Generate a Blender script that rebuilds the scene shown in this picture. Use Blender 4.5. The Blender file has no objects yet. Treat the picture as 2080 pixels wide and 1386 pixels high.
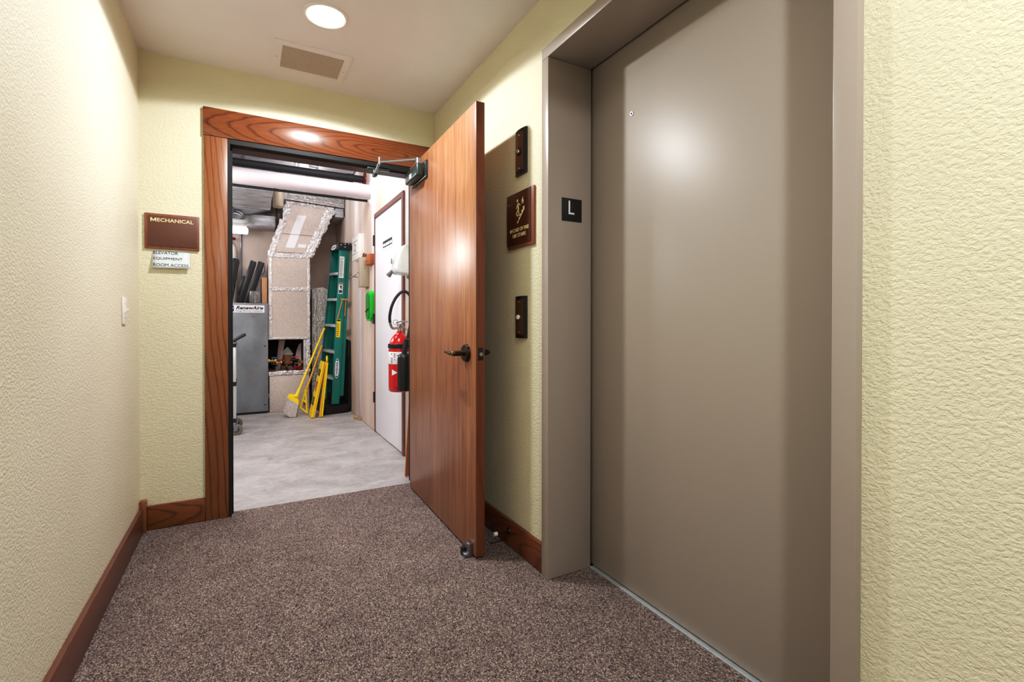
import bpy, bmesh, math, random
from mathutils import Vector, Matrix
random.seed(7)
SC = bpy.context.scene
COL = SC.collection
V = Vector

# ------------------------------------------------------------------ materials
def s2l(c):
    return tuple(((v/255)/12.92 if v/255 <= .04045 else ((v/255+.055)/1.055)**2.4) for v in c)

class NT:
    """small wrapper round a node tree"""
    def __init__(self, name):
        self.m = bpy.data.materials.new(name); self.m.use_nodes = True
        self.t = self.m.node_tree; self.b = self.t.nodes['Principled BSDF']
        self.L = self.t.links.new
    def n(self, kind, **kw):
        nd = self.t.nodes.new(kind)
        for k, v in kw.items():
            if k in nd.inputs: nd.inputs[k].default_value = v
            else: setattr(nd, k, v)
        return nd
    def coord(self, scale=(1,1,1), rot=(0,0,0), loc=(0,0,0), out='Object'):
        tc = self.n('ShaderNodeTexCoord'); mp = self.n('ShaderNodeMapping')
        mp.inputs['Scale'].default_value = scale; mp.inputs['Rotation'].default_value = rot
        mp.inputs['Location'].default_value = loc
        self.L(tc.outputs[out], mp.inputs['Vector']); return mp.outputs['Vector']
    def noise(self, vec, scale, detail=2, rough=.5, dist=0):
        nd = self.n('ShaderNodeTexNoise'); nd.inputs['Scale'].default_value = scale
        nd.inputs['Detail'].default_value = detail; nd.inputs['Roughness'].default_value = rough
        nd.inputs['Distortion'].default_value = dist
        self.L(vec, nd.inputs['Vector']); return nd.outputs['Fac']
    def ramp(self, fac, stops, interp='LINEAR'):
        r = self.n('ShaderNodeValToRGB'); r.color_ramp.interpolation = interp
        e = r.color_ramp.elements
        while len(e) < len(stops): e.new(.5)
        for el, (p, c) in zip(e, stops):
            el.position = p; el.color = (c, c, c, 1) if isinstance(c, (int, float)) else (*c, 1)
        self.L(fac, r.inputs['Fac']); return r.outputs['Color']
    def math(self, op, a, b=None, c=None):
        nd = self.n('ShaderNodeMath', operation=op)
        for i, v in enumerate((a, b, c)):
            if v is None: continue
            if isinstance(v, (int, float)): nd.inputs[i].default_value = v
            else: self.L(v, nd.inputs[i])
        return nd.outputs[0]
    def mix(self, fac, a, b, blend='MIX'):
        nd = self.n('ShaderNodeMix', data_type='RGBA', blend_type=blend)
        for i, v in ((0, fac), (6, a), (7, b)):
            if isinstance(v, (int, float)): nd.inputs[i].default_value = v
            elif isinstance(v, tuple): nd.inputs[i].default_value = (*v, 1)
            else: self.L(v, nd.inputs[i])
        return nd.outputs[2]
    def bump(self, h, strength=.5, dist=.002):
        nd = self.n('ShaderNodeBump'); nd.inputs['Strength'].default_value = strength
        nd.inputs['Distance'].default_value = dist
        self.L(h, nd.inputs['Height']); self.L(nd.outputs['Normal'], self.b.inputs['Normal'])
    def base(self, c):
        if isinstance(c, tuple): self.b.inputs['Base Color'].default_value = (*c, 1)
        else: self.L(c, self.b.inputs['Base Color'])
    def set(self, rough=.5, metal=0, spec=None, coat=0):
        self.b.inputs['Roughness'].default_value = rough; self.b.inputs['Metallic'].default_value = metal
        if spec is not None: self.b.inputs['Specular IOR Level'].default_value = spec
        if coat: self.b.inputs['Coat Weight'].default_value = coat
        return self

def plain(name, rgb, rough=.5, metal=0, var=.06, scale=40, spec=None, bump=0, coat=0):
    """single colour with a little procedural mottling"""
    t = NT(name); c = s2l(rgb); v = t.coord(); f = t.noise(v, scale, 3)
    lo = tuple(x*(1-var) for x in c); hi = tuple(min(1, x*(1+var)) for x in c)
    t.base(t.ramp(f, [(.3, lo), (.7, hi)])); t.set(rough, metal, spec, coat)
    if bump: t.bump(f, bump, .001)
    return t.m

def textured_paint(name, rgb, rough=.5, s=70, dist=.0045, strength=.8, spec=.35):
    t = NT(name); c = s2l(rgb); v = t.coord((1, 1, 1.35))
    a = t.noise(v, s, 3, .55, .35)
    pl = t.ramp(a, [(.37, 0.), (.60, 1.)])
    b = t.noise(v, s*3.2, 2, .5)
    h = t.math('ADD', pl, t.math('MULTIPLY', b, .35))
    big = t.noise(v, 2.2, 2)
    t.base(t.ramp(big, [(.3, tuple(x*.97 for x in c)), (.7, tuple(min(1, x*1.03) for x in c))]))
    t.bump(h, strength, dist); t.set(rough, 0, spec); return t.m

def oak(name, axis, base, dark, tilt=.05, freq=95, centre=(0, 0, 0), rough=.32, grain=1.0, amp=1.0, tilt2=None):
    """flat-sawn oak: tilted growth rings cut by the board, plus pores along the grain"""
    t = NT(name); v = t.coord(loc=tuple(-x for x in centre))
    sep = t.n('ShaderNodeSeparateXYZ'); t.L(v, sep.inputs[0])
    o = sep.outputs; A = o['XYZ'.index(axis)]
    oth = [o[i] for i in range(3) if 'XYZ'[i] != axis]
    sc = [9, 9, 9]; sc['XYZ'.index(axis)] = 1.6
    nv = t.coord(tuple(sc)); wob = t.noise(nv, 1, 3, .55)
    w = t.math('MULTIPLY', t.math('SUBTRACT', wob, .5), .045*amp)
    r1 = t.math('ADD', oth[0], t.math('MULTIPLY', A, tilt)); r2 = t.math('ADD', oth[1], t.math('MULTIPLY', A, tilt*.5 if tilt2 is None else tilt2))
    d = t.math('SQRT', t.math('ADD', t.math('MULTIPLY', r1, r1), t.math('MULTIPLY', r2, r2)))
    ph = t.math('FRACT', t.math('MULTIPLY', t.math('ADD', d, w), freq))
    ring = t.ramp(ph, [(0, .95), (.08, .65), (.22, .12), (.82, .06), (.94, .4), (1, .95)])
    sp = [420, 420, 420]; sp['XYZ'.index(axis)] = 14
    pore = t.ramp(t.noise(t.coord(tuple(sp)), 1, 2), [(.50, 0.), (.68, 1.)])
    f = t.math('MULTIPLY', t.math('ADD', t.math('MULTIPLY', ring, .75), t.math('MULTIPLY', pore, .30)), grain)
    t.base(t.mix(f, s2l(base), s2l(dark))); t.set(rough, 0, .5)
    t.bump(f, -.12, .001); return t.m

M = {}
M['wall'] = textured_paint('cream_textured_paint', (224, 219, 192), .5, 100, .0030, .42)
M['wall_lit'] = textured_paint('lit_textured_paint', (228, 223, 202), .5, 100, .0030, .42)  # same cream paint, paler: the left wall's whiter light in its colour
M['ceiling'] = textured_paint('ceiling_paint', (234, 230, 232), .7, 90, .0015, .4, .2)
M['vent_slat'] = plain('vent_enamel', (196, 184, 170), .5, 0, .02)
M['taupe'] = (lambda t: (t.base(s2l((164, 154, 144))), t.bump(t.noise(t.coord(), 900, 2), .06, .0006), t.set(.39, 0, .5), t.m)[-1])(NT('taupe_enamel'))
M['taupe_frame'] = (lambda t: (t.base(s2l((168, 157, 148))), t.bump(t.noise(t.coord(), 900, 2), .05, .0006), t.set(.30, 0, .5), t.m)[-1])(NT('taupe_frame_enamel'))
M['oak_head'] = oak('oak_header', 'X', (132, 76, 44), (62, 32, 18), .14, 66, (.80, 3.023, 2.112), .25, 1.0, .8, .02)
M['oak_side'] = oak('oak_upright', 'Z', (146, 92, 56), (82, 44, 25), .05, 40, (-.20, 2.96, -1.2), .32)
M['oak_base_x'] = oak('oak_baseboard_across', 'X', (136, 80, 46), (62, 32, 16), .10, 60, (-.9, 2.98, .09), .32)
M['oak_base_y'] = oak('oak_baseboard_along', 'Y', (114, 68, 52), (66, 36, 26), .06, 60, (-.40, 0, .02), .35, .45)
M['oak_base_r'] = oak('oak_baseboard_right', 'Y', (120, 66, 40), (58, 30, 18), .10, 60, (1.05, 1.2, .06), .32, .9)
def door_mat():
    t = NT('oak_veneer_door'); a = t.noise(t.coord((26, 26, 1.1)), 1, 4, .6, .4)
    b = t.noise(t.coord((300, 300, 5)), 1, 2); c2 = t.noise(t.coord((3.5, 3.5, .3)), 1, 2)
    f = t.math('ADD', t.math('MULTIPLY', t.ramp(a, [(.42, 0.), (.62, 1.)]), .36),
               t.math('MULTIPLY', t.ramp(b, [(.50, 0.), (.64, 1.)]), .62))
    col = t.ramp(c2, [(.35, s2l((156, 106, 78))), (.65, s2l((178, 126, 90)))])
    t.base(t.mix(f, col, s2l((112, 64, 46)))); t.set(.30, 0, .5); t.bump(f, -.08, .0008); return t.m
M['door'] = door_mat()
M['door_edge'] = oak('oak_door_edge', 'Z', (130, 72, 44), (80, 40, 22), .02, 90, (.8, 1.9, 0), .4, .5)
def carpet_mat():
    t = NT('loop_pile_carpet')
    vo = t.n('ShaderNodeTexVoronoi'); vo.inputs['Scale'].default_value = 1; vo.inputs['Randomness'].default_value = .9
    t.L(t.coord((300, 205, 200)), vo.inputs['Vector'])
    sepc = t.n('ShaderNodeSeparateColor'); t.L(vo.outputs['Color'], sepc.inputs[0])
    big = t.noise(t.coord(), 6, 2)
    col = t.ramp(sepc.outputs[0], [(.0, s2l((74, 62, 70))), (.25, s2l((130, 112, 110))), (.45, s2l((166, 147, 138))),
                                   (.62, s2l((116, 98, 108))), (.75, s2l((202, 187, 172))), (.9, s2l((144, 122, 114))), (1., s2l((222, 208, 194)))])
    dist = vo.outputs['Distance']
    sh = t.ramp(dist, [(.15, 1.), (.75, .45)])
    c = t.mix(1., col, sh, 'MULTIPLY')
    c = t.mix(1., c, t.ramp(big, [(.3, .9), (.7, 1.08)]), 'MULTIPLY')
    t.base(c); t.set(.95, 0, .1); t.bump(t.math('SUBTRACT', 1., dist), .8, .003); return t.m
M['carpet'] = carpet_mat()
def concrete_mat():
    t = NT('smooth_concrete'); v = t.coord()
    a = t.noise(t.coord((1, 1.4, 1), rot=(0, 0, .5)), 3.5, 6, .66, .6); b = t.noise(v, 26, 4, .6)
    f = t.math('ADD', t.math('MULTIPLY', a, .7), t.math('MULTIPLY', b, .3))
    t.base(t.ramp(f, [(.30, s2l((140, 136, 136))), (.5, s2l((172, 167, 166))), (.70, s2l((196, 191, 190)))]))
    t.set(.5, 0, .35); t.bump(b, .15, .001); return t.m
M['concrete'] = concrete_mat()
def drywall_mat():
    t = NT('unpainted_drywall'); v = t.coord((.5, 1, .16)); a = t.noise(v, 2.6, 2, .4)
    b = t.noise(t.coord(), 5, 3)
    c = t.ramp(a, [(.42, s2l((202, 182, 168))), (.55, s2l((218, 202, 192))), (.62, s2l((238, 234, 236)))])
    t.base(t.mix(t.ramp(b, [(.45, 0.), (.75, .25)]), c, s2l((180, 160, 148)))); t.set(.75, 0, .2); return t.m
M['drywall'] = drywall_mat()
M['backwall'] = plain('brown_grey_board', (206, 190, 180), .7, 0, .12, 4)
M['dark_ceiling'] = plain('dark_deck', (70, 68, 68), .8, 0, .2, 5)
M['white_door'] = plain('white_door_paint', (240, 240, 246), .4, 0, .01)
M['brown_frame'] = plain('brown_frame_paint', (128, 92, 84), .45, 0, .05)
M['black_frame'] = plain('black_frame_paint', (15, 13, 13), .6, 0, .1)
M['soffit_lit'] = plain('lit_soffit_paint', (84, 60, 54), .45, 0, .05)  # lighter frame paint: light from the mechanical room put into the colour
M['galv'] = (lambda t: (t.base(t.ramp(t.noise(t.coord((1, 3, 3)), 7, 4, .6), [(.3, s2l((164, 166, 172))), (.7, s2l((216, 218, 224)))])), t.set(.42, .35), t.m)[-1])(NT('galvanised_steel'))
M['galv_dark'] = plain('dark_galvanised_steel', (160, 162, 166), .45, .3, .25, 6)
M['erv'] = (lambda t: (t.base(t.ramp(t.noise(t.coord((1, 1, .6)), 4, 5, .6), [(.3, s2l((118, 124, 130))), (.7, s2l((150, 156, 162)))])), t.set(.45, .35), t.m)[-1])(NT('grey_cabinet_metal'))
def foil(name, rgb, metal, rough, bs, bstr, bd=.004, aniso=(1, 1, 1)):
    t = NT(name); v = t.coord(aniso); a = t.noise(v, bs, 4, .65, .8); vo = t.n('ShaderNodeTexVoronoi')
    vo.inputs['Scale'].default_value = bs*1.4; t.L(v, vo.inputs['Vector'])
    h = t.math('ADD', a, t.math('MULTIPLY', vo.outputs['Distance'], .6)); c = s2l(rgb)
    t.base(t.ramp(a, [(.35, tuple(x*.8 for x in c)), (.65, tuple(min(1, x*1.12) for x in c))]))
    t.set(rough, metal); t.bump(h, bstr, bd); return t.m
M['foil_kraft'] = foil('scrim_foil_facing', (212, 198, 190), .2, .42, 60, .5, .004, (1, 1, 2.2))
M['foil_tape'] = foil('crinkled_foil_tape', (226, 223, 223), .6, .28, 40, .8, .008)
M['foil_grey'] = foil('grey_foil_facing', (196, 192, 190), .35, .36, 26, .8, .008)
M['pipe_white'] = plain('white_pipe_jacket', (204, 194, 198), .55, 0, .03, 8)
M['pipe_black'] = plain('black_pipe_foam', (44, 44, 48), .6, 0, .1)
M['red_paint'] = plain('red_enamel', (206, 16, 22), .2, 0, .03, coat=.5)
M['dark_red'] = plain('dark_red_plastic', (130, 18, 26), .4)
M['black_plastic'] = plain('black_plastic', (26, 26, 30), .38, 0, .1)
M['black_soft'] = plain('black_bag_film', (14, 14, 17), .4, 0, .2, 9, bump=.5)
M['black_rubber'] = plain('black_rubber', (34, 34, 36), .55)
M['white_plastic'] = plain('white_plastic', (238, 236, 230), .35, 0, .015)
M['grey_plastic'] = plain('grey_plastic', (120, 120, 124), .4)
M['white_bag'] = plain('white_translucent_plastic', (226, 232, 232), .3, 0, .05)
M['white_label'] = plain('white_label_paper', (244, 244, 248), .5, 0, .01)
M['note_paper'] = plain('cool_white_paper', (214, 222, 226), .6, 0, .02)
M['black_ink'] = plain('black_ink', (22, 20, 30), .6, 0, .05)
M['dark_ink'] = plain('grey_ink', (50, 54, 64), .6, 0, .05)
M['blue_ink'] = plain('blue_ink', (28, 52, 120), .5, 0, .05)
M['red_ink'] = plain('red_ink', (186, 40, 36), .5, 0, .05)
M['cream_ink'] = plain('cream_lettering', (244, 226, 176), .5, 0, .02)
M['sign_brown'] = plain('brown_sign_plate', (98, 62, 48), .5, 0, .04, 200, bump=.15)
M['sign_brown2'] = plain('glossy_brown_sign_plate', (80, 46, 34), .22, 0, .04)
M['sign_wood'] = oak('sign_wood', 'Z', (136, 84, 62), (94, 54, 40), .02, 160, (.3, 2.8, 0), .4, .7)
M['bronze'] = plain('dark_bronze', (66, 50, 42), .3, .75, .1)
M['bronze_plate'] = plain('brushed_bronze_plate', (108, 72, 54), .35, .5, .06)
M['chrome'] = plain('satin_chrome', (205, 205, 208), .2, 1, .03)
M['brass'] = plain('brass', (196, 158, 84), .28, 1, .06)
M['steel'] = plain('steel', (150, 152, 158), .32, .9, .08)
M['closer'] = plain('dark_green_grey_metal', (74, 84, 82), .32, .7, .06)
M['alu'] = plain('aluminium', (200, 206, 210), .32, .5, .05)
M['green_frp'] = plain('green_fibreglass', (8, 122, 112), .38, 0, .06, 12)
M['green_plastic'] = plain('bright_green_plastic', (24, 204, 60), .25, 0, .05)
M['green_dark'] = plain('dark_green_plastic', (12, 130, 36), .3, 0, .1)
M['yellow'] = plain('yellow_plastic', (246, 208, 8), .35, 0, .04)
M['yellow2'] = plain('orange_yellow_plastic', (238, 176, 16), .35, 0, .05)
M['bristle'] = (lambda t: (t.base(t.ramp(t.noise(t.coord((260, 260, 12)), 1, 2), [(.35, s2l((150, 142, 140))), (.65, s2l((206, 198, 194)))])), t.set(.8), t.m)[-1])(NT('grey_bristles'))
M['cardboard'] = plain('cardboard', (186, 142, 108), .75, 0, .06, 20)
M['cardboard_red'] = plain('printed_carton', (170, 108, 84), .7, 0, .1, 10)
M['beige_metal'] = plain('beige_cabinet_enamel', (180, 166, 146), .4, 0, .03)
M['orange_wood'] = plain('orange_wood', (176, 100, 56), .5, 0, .12, 14)
M['tan_wood'] = plain('tan_fibreglass', (178, 138, 84), .5, 0, .1, 30)
M['brown_dry'] = plain('dried_brown_plant', (110, 60, 40), .8, 0, .2)
M['blue_plastic'] = plain('blue_valve_handle', (30, 88, 170), .35)
M['pink_board'] = plain('pinkish_board', (206, 178, 178), .7, 0, .05, 10)
M['clear'] = (lambda t: (t.base(t.ramp(t.noise(t.coord(), 30, 3), [(.4, s2l((200, 204, 206))), (.6, s2l((250, 250, 250)))])), t.set(.08, 0, .6), t.b.inputs['Transmission Weight'].__setattr__('default_value', .85), t.m)[-1])(NT('clear_plastic_film'))
M['olive_rubber'] = plain('grey_olive_tyre', (116, 112, 98), .6)
def emis(name, rgb, st):
    t = NT(name); t.base(s2l(rgb)); t.b.inputs['Emission Color'].default_value = (*s2l(rgb), 1)
    t.b.inputs['Emission Strength'].default_value = st; return t.m
M['lamp'] = emis('frosted_lamp_lens', (246, 248, 255), 8)
M['tube'] = emis('fluorescent_diffuser', (250, 248, 255), 3)

# ------------------------------------------------------------------ mesh builder
class MB:
    def __init__(self): self.bm = bmesh.new()
    def _add(self, fn, mat=None):
        old = set(self.bm.verts) if mat is not None else None; fn()
        if mat is not None:
            for v in self.bm.verts:
                if v not in old: v.co = mat @ v.co
        return self
    def box(self, a, b, bevel=0, mat=None, seg=2):
        def f():
            r = bmesh.ops.create_cube(self.bm, size=1)
            vs = r['verts']; c = (V(a)+V(b))/2; d = V(b)-V(a)
            for v in vs: v.co = V((v.co.x*abs(d.x), v.co.y*abs(d.y), v.co.z*abs(d.z)))+c
            if bevel:
                es = list({e for v in vs for e in v.link_edges})
                bmesh.ops.bevel(self.bm, geom=es, offset=bevel, segments=seg, affect='EDGES', profile=.5)
        return self._add(f, mat)
    def prism(self, pts, axis, lo, hi, mat=None):
        """polygon in the plane normal to axis, pushed out from lo to hi; pts in the two other axes, in xyz order"""
        i = 'XYZ'.index(axis)
        def p3(p, h):
            q = list(p); q.insert(i, h); return V(q)
        def f():
            a = [self.bm.verts.new(p3(p, lo)) for p in pts]; b = [self.bm.verts.new(p3(p, hi)) for p in pts]
            fs = [self.bm.faces.new(a), self.bm.faces.new(b)]
            for k in range(len(pts)):
                fs.append(self.bm.faces.new((a[k], a[(k+1) % len(pts)], b[(k+1) % len(pts)], b[k])))
            bmesh.ops.recalc_face_normals(self.bm, faces=fs)
        return self._add(f, mat)
    def hull(self, pts):
        def f():
            vs = [self.bm.verts.new(V(p)) for p in pts]
            r = bmesh.ops.convex_hull(self.bm, input=vs)
            j = [g for g in r['geom_interior'] if isinstance(g, bmesh.types.BMVert)]
            if j: bmesh.ops.delete(self.bm, geom=j, context='VERTS')
        return self._add(f)
    def frustum(self, c0, r0, c1, r1, seg=24):
        c0, c1 = V(c0), V(c1); d = c1-c0
        q = V((0, 0, 1)).rotation_difference(d.normalized()).to_matrix().to_4x4()
        m = Matrix.Translation((c0+c1)/2) @ q
        return self._add(lambda: bmesh.ops.create_cone(self.bm, cap_ends=True, segments=seg, radius1=max(r0, 1e-5), radius2=max(r1, 1e-5), depth=d.length), m)
    def cyl(self, c0, c1, r, seg=24): return self.frustum(c0, r, c1, r, seg)
    def lathe(self, prof, centre, axis=(0, 0, 1), seg=32):
        q = V((0, 0, 1)).rotation_difference(V(axis).normalized()).to_matrix().to_4x4(); m = Matrix.Translation(V(centre)) @ q
        def f():
            rings = []
            for r, z in prof:
                rings.append([self.bm.verts.new((r*math.cos(2*math.pi*k/seg), r*math.sin(2*math.pi*k/seg), z)) for k in range(seg)])
            fs = []
            for a, b in zip(rings, rings[1:]):
                for k in range(seg): fs.append(self.bm.faces.new((a[k], a[(k+1) % seg], b[(k+1) % seg], b[k])))
            for ring in (rings[0], rings[-1]):
                if (ring[0].co.xy.length) > 1e-4: fs.append(self.bm.faces.new(ring))
            bmesh.ops.remove_doubles(self.bm, verts=[v for r_ in (rings[0], rings[-1]) for v in r_], dist=1e-6)
            bmesh.ops.recalc_face_normals(self.bm, faces=[x for x in fs if x.is_valid])
        return self._add(f, m)
    def sphere(self, c, r, scale=(1, 1, 1), u=20, v=12):
        m = Matrix.Translation(V(c)) @ Matrix.Diagonal((*scale, 1))
        return self._add(lambda: bmesh.ops.create_uvsphere(self.bm, u_segments=u, v_segments=v, radius=r), m)
    def tube(self, pts, r, seg=12, smooth=4):
        P = [V(p) for p in pts]
        if smooth and len(P) > 2:
            Q = []
            for i in range(len(P)-1):
                p0, p1, p2, p3 = P[max(i-1, 0)], P[i], P[i+1], P[min(i+2, len(P)-1)]
                for k in range(smooth):
                    t = k/smooth
                    Q.append(.5*((2*p1)+(p2-p0)*t+(2*p0-5*p1+4*p2-p3)*t*t+(3*p1-p0-3*p2+p3)*t**3))
            P = Q+[P[-1]]
        def f():
            rings = []; up = None
            for i, p in enumerate(P):
                d = (P[min(i+1, len(P)-1)]-P[max(i-1, 0)]).normalized()
                if up is None: up = d.orthogonal().normalized()
                up = (up-d*up.dot(d)).normalized(); s = d.cross(up)
                rr = r[min(i, len(r)-1)] if isinstance(r, (list, tuple)) else r
                rings.append([self.bm.verts.new(p+rr*(up*math.cos(2*math.pi*k/seg)+s*math.sin(2*math.pi*k/seg))) for k in range(seg)])
            fs = []
            for a, b in zip(rings, rings[1:]):
                for k in range(seg): fs.append(self.bm.faces.new((a[k], a[(k+1) % seg], b[(k+1) % seg], b[k])))
            fs.append(self.bm.faces.new(rings[0])); fs.append(self.bm.faces.new(rings[-1]))
            bmesh.ops.recalc_face_normals(self.bm, faces=fs)
        return self._add(f)
    def strip(self, p0, p1, width, normal, thick=.004, seed=0, n=26):
        """ragged crinkled tape lying from p0 to p1"""
        rnd = random.Random(seed); p0, p1, nv = V(p0), V(p1), V(normal).normalized()
        d = (p1-p0); s = d.normalized().cross(nv)
        def f():
            rows = []
            for i in range(n+1):
                c = p0+d*(i/n); row = []
                for j in range(6):
                    w = (j/5-.5)*width + (rnd.uniform(-.12, .12)*width if j in (0, 5) else 0)
                    h = thick*rnd.uniform(.3, 1.1) if 0 < j < 5 else 0
                    row.append(self.bm.verts.new(c+s*w+nv*h))
                rows.append(row)
            for a, b in zip(rows, rows[1:]):
                for j in range(5): self.bm.faces.new((a[j], a[j+1], b[j+1], b[j]))
        return self._add(f)
    def mesh(self, name, off=V((0, 0, 0)), smooth=None):
        me = bpy.data.meshes.new(name)
        for v in self.bm.verts: v.co -= off
        self.bm.to_mesh(me); self.bm.free()
        if smooth is not None:
            me.polygons.foreach_set('use_smooth', [True]*len(me.polygons))
            me.set_sharp_from_angle(angle=math.radians(smooth))
        return me

ORG = {}
def origin(o): return ORG.get(o.name, V((0, 0, 0)))
def tag(o, label=None, cat=None, group=None, kind=None):
    for k, v in (('label', label), ('category', cat), ('group', group), ('kind', kind)):
        if v: o[k] = v
    return o
def thing(name, label, cat, loc, group=None, kind=None):
    o = bpy.data.objects.new(name, None); COL.objects.link(o); o.location = loc; o.empty_display_size = .05
    ORG[o.name] = V(loc); return tag(o, label, cat, group, kind)
def obj(name, mb, mat, parent=None, loc=(0, 0, 0), smooth=30, label=None):
    """link the builder as ONE mesh object; vertices are given in world coordinates"""
    w = origin(parent) if parent is not None else V(loc)
    me = mb.mesh(name, w, smooth); me.materials.append(M[mat] if isinstance(mat, str) else mat)
    o = bpy.data.objects.new(name, me); COL.objects.link(o)
    if parent is not None: o.parent = parent
    else: o.location = w
    ORG[o.name] = w
    if label: o['label'] = label
    return o
def single(name, mb, mat, label, cat, loc, group=None, kind=None, smooth=30):
    return tag(obj(name, mb, mat, None, loc, smooth), label, cat, group, kind)
def struct(name, mb, mat, label, cat='wall', parent=None, smooth=30, loc=(0, 0, 0)):
    return tag(obj(name, mb, mat, parent, loc, smooth), label, cat, kind='structure')
def dup(root, shift, label=None, group=None):
    """copy a thing with its parts and sub-parts"""
    r = root.copy(); COL.objects.link(r); r.location = root.location+V(shift); ORG[r.name] = origin(root)+V(shift)
    if label: r['label'] = label
    if group: r['group'] = group
    for ch in list(root.children):
        c = ch.copy(); COL.objects.link(c); c.parent = r
        for g in list(ch.children):
            d = g.copy(); COL.objects.link(d); d.parent = c
    return r
def lettering(s, o, right, up, width=None, height=None, extrude=.0006, bold=0., shear=0., out=None, align='CENTER', spacing=1.0):
    """text as mesh builder: lies in the plane of right/up with its bottom-centre (or bottom-left) at o; fitted to width x height"""
    cu = bpy.data.curves.new('lettering', 'FONT'); cu.body = s; cu.size = 1; cu.offset = bold; cu.shear = shear
    cu.space_character = spacing; cu.resolution_u = 4; cu.extrude = .02 if extrude > 0 else 0
    to = bpy.data.objects.new('lettering_tmp', cu); COL.objects.link(to)
    dg = bpy.context.evaluated_depsgraph_get(); me = bpy.data.meshes.new_from_object(to.evaluated_get(dg))
    bpy.data.objects.remove(to); bpy.data.curves.remove(cu)
    mb = MB(); mb.bm.from_mesh(me); bpy.data.meshes.remove(me)
    xs = [v.co.x for v in mb.bm.verts]; ys = [v.co.y for v in mb.bm.verts]
    x0, x1, y0, y1 = min(xs), max(xs), min(ys), max(ys)
    sx = width/(x1-x0) if width else None; sy = height/(y1-y0) if height else None
    sx = sx or sy; sy = sy or sx
    r, u = V(right).normalized(), V(up).normalized(); n = r.cross(u)
    for v in mb.bm.verts:
        x = (v.co.x-(x0+x1)/2)*sx if align == 'CENTER' else (v.co.x-x0)*sx
        v.co = V(o)+r*x+u*((v.co.y-y0)*sy)+n*(extrude*(.5+v.co.z/.04) if extrude > 0 else 0.)
    return mb
def plate(o, right, up, w, h, t, bevel=0):
    """thin board: bottom-left corner o, thickness t towards right x up"""
    r, u = V(right).normalized(), V(up).normalized(); n = r.cross(u)
    m = Matrix(((r.x, u.x, n.x, o[0]), (r.y, u.y, n.y, o[1]), (r.z, u.z, n.z, o[2]), (0, 0, 0, 1)))
    return MB().box((0, 0, 0), (w, h, t), bevel, m)

XL, XR, YB, H = -.462, 1.103, 3.044, 2.425
YN, XM, YM, HM = -2.4, 1.11, 7.08, 2.95          # hall rear end; mechanical room right wall, back wall, deck
X, Y, Z = V((1, 0, 0)), V((0, 1, 0)), V((0, 0, 1))

# ------------------------------------------------------------------ the setting
fl = MB().box((XL, YN, -.03), (XR, YB, 0)).box((XR, .566, -.03), (1.296, 1.654, 0)).box((-.062, YB, -.03), (.96, 3.104, 0))
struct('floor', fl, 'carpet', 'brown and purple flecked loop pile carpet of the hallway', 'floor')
struct('floor.001', MB().box((-2.6, 3.104, -.03), (XM, YM, -.003)), 'concrete', 'bare grey concrete floor of the mechanical room', 'floor')
struct('ceiling', MB().box((XL-.1, YN, H), (1.45, 3.16, H+.1)), 'ceiling', 'plain beige hallway ceiling holding the round downlight', 'ceiling')
struct('ceiling.001', MB().box((-2.6, 3.16, HM), (XM, YM, HM+.1)), 'dark_ceiling', 'dark deck above the ducts of the mechanical room', 'ceiling')
struct('wall_left', MB().box((XL-.1, YN, 0), (XL, YB, H)), 'wall_lit', 'cream textured hallway wall carrying the light switch')
wb = MB().box((XL-.1, YB, 0), (-.10, 3.16, H)).box((.985, YB, 0), (1.25, 3.16, H)).box((-.10, YB, 2.05), (.985, 3.16, H))
wb.box((XL-.1, YB, H), (1.25, 3.16, HM))
struct('wall_back', wb, 'wall', 'cream textured end wall around the oak framed doorway')
struct('wall_right', MB().box((XR, 1.69, 0), (1.25, YB, H)).box((XR, YN, 0), (1.25, .53, H)).box((XR, .53, 2.17), (1.25, 1.69, H)),
       'wall', 'cream textured hallway wall around the elevator door')
struct('wall_front', MB().box((XL-.1, YN-.1, 0), (1.25, YN, H)), 'wall', 'unseen cream textured wall added behind the viewer to bounce light')  # unseen wall added across the hallway to return bounce light
struct('wall_right.001', MB().box((XM, 3.16, 0), (XM+.1, YM, HM)), 'drywall', 'taped drywall in the mechanical room beside the white door')
struct('wall_back.001', MB().box((-2.6, YM, 0), (XM+.1, YM+.1, HM)), 'backwall', 'brownish grey far wall of the mechanical room behind the ducts')
struct('wall_left.001', MB().box((-2.7, 3.16, 0), (-2.6, YM, HM)), 'drywall', 'drywall on the hidden left side of the mechanical room')
struct('wall_front.001', MB().box((-2.6, 3.16, 0), (XL-.1, 3.2, HM)), 'drywall', 'drywall of the mechanical room left of the doorway')
def board(a, b, r=.006):
    return MB().box(a, b, r)
struct('baseboard_left', board((XL, YN, 0), (XL+.019, 3.0, .124)), 'oak_base_y', 'stained oak baseboard along the left wall', 'baseboard')
struct('baseboard_back', board((-.432, 3.025, 0), (-.183, YB, .124)), 'oak_base_x', 'short grained oak baseboard left of the doorway', 'baseboard')
struct('baseboard_right', board((1.084, 1.702, 0), (XR, 3.025, .124)), 'oak_base_r', 'stained oak baseboard on the right wall behind the open door', 'baseboard')
struct('baseboard_front', board((1.084, YN, 0), (XR, .518, .124)), 'oak_base_y', 'oak baseboard on the right wall nearer than the elevator', 'baseboard')
struct('trim_1', MB().box((XL, 3.0, 0), (-.432, YB, .158), .004), 'oak_side', 'little square oak corner block where the baseboards meet', 'trim')
struct('trim_2', MB().box((-.183, 3.025, 0), (-.076, YB, 2.043), .003), 'oak_side', 'upright stained oak casing left of the doorway', 'trim')
struct('trim_3', MB().box((-.187, 3.023, 2.044), (1.09, YB, 2.194), .003), 'oak_head', 'oak head casing with arching grain above the doorway', 'trim')
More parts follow.
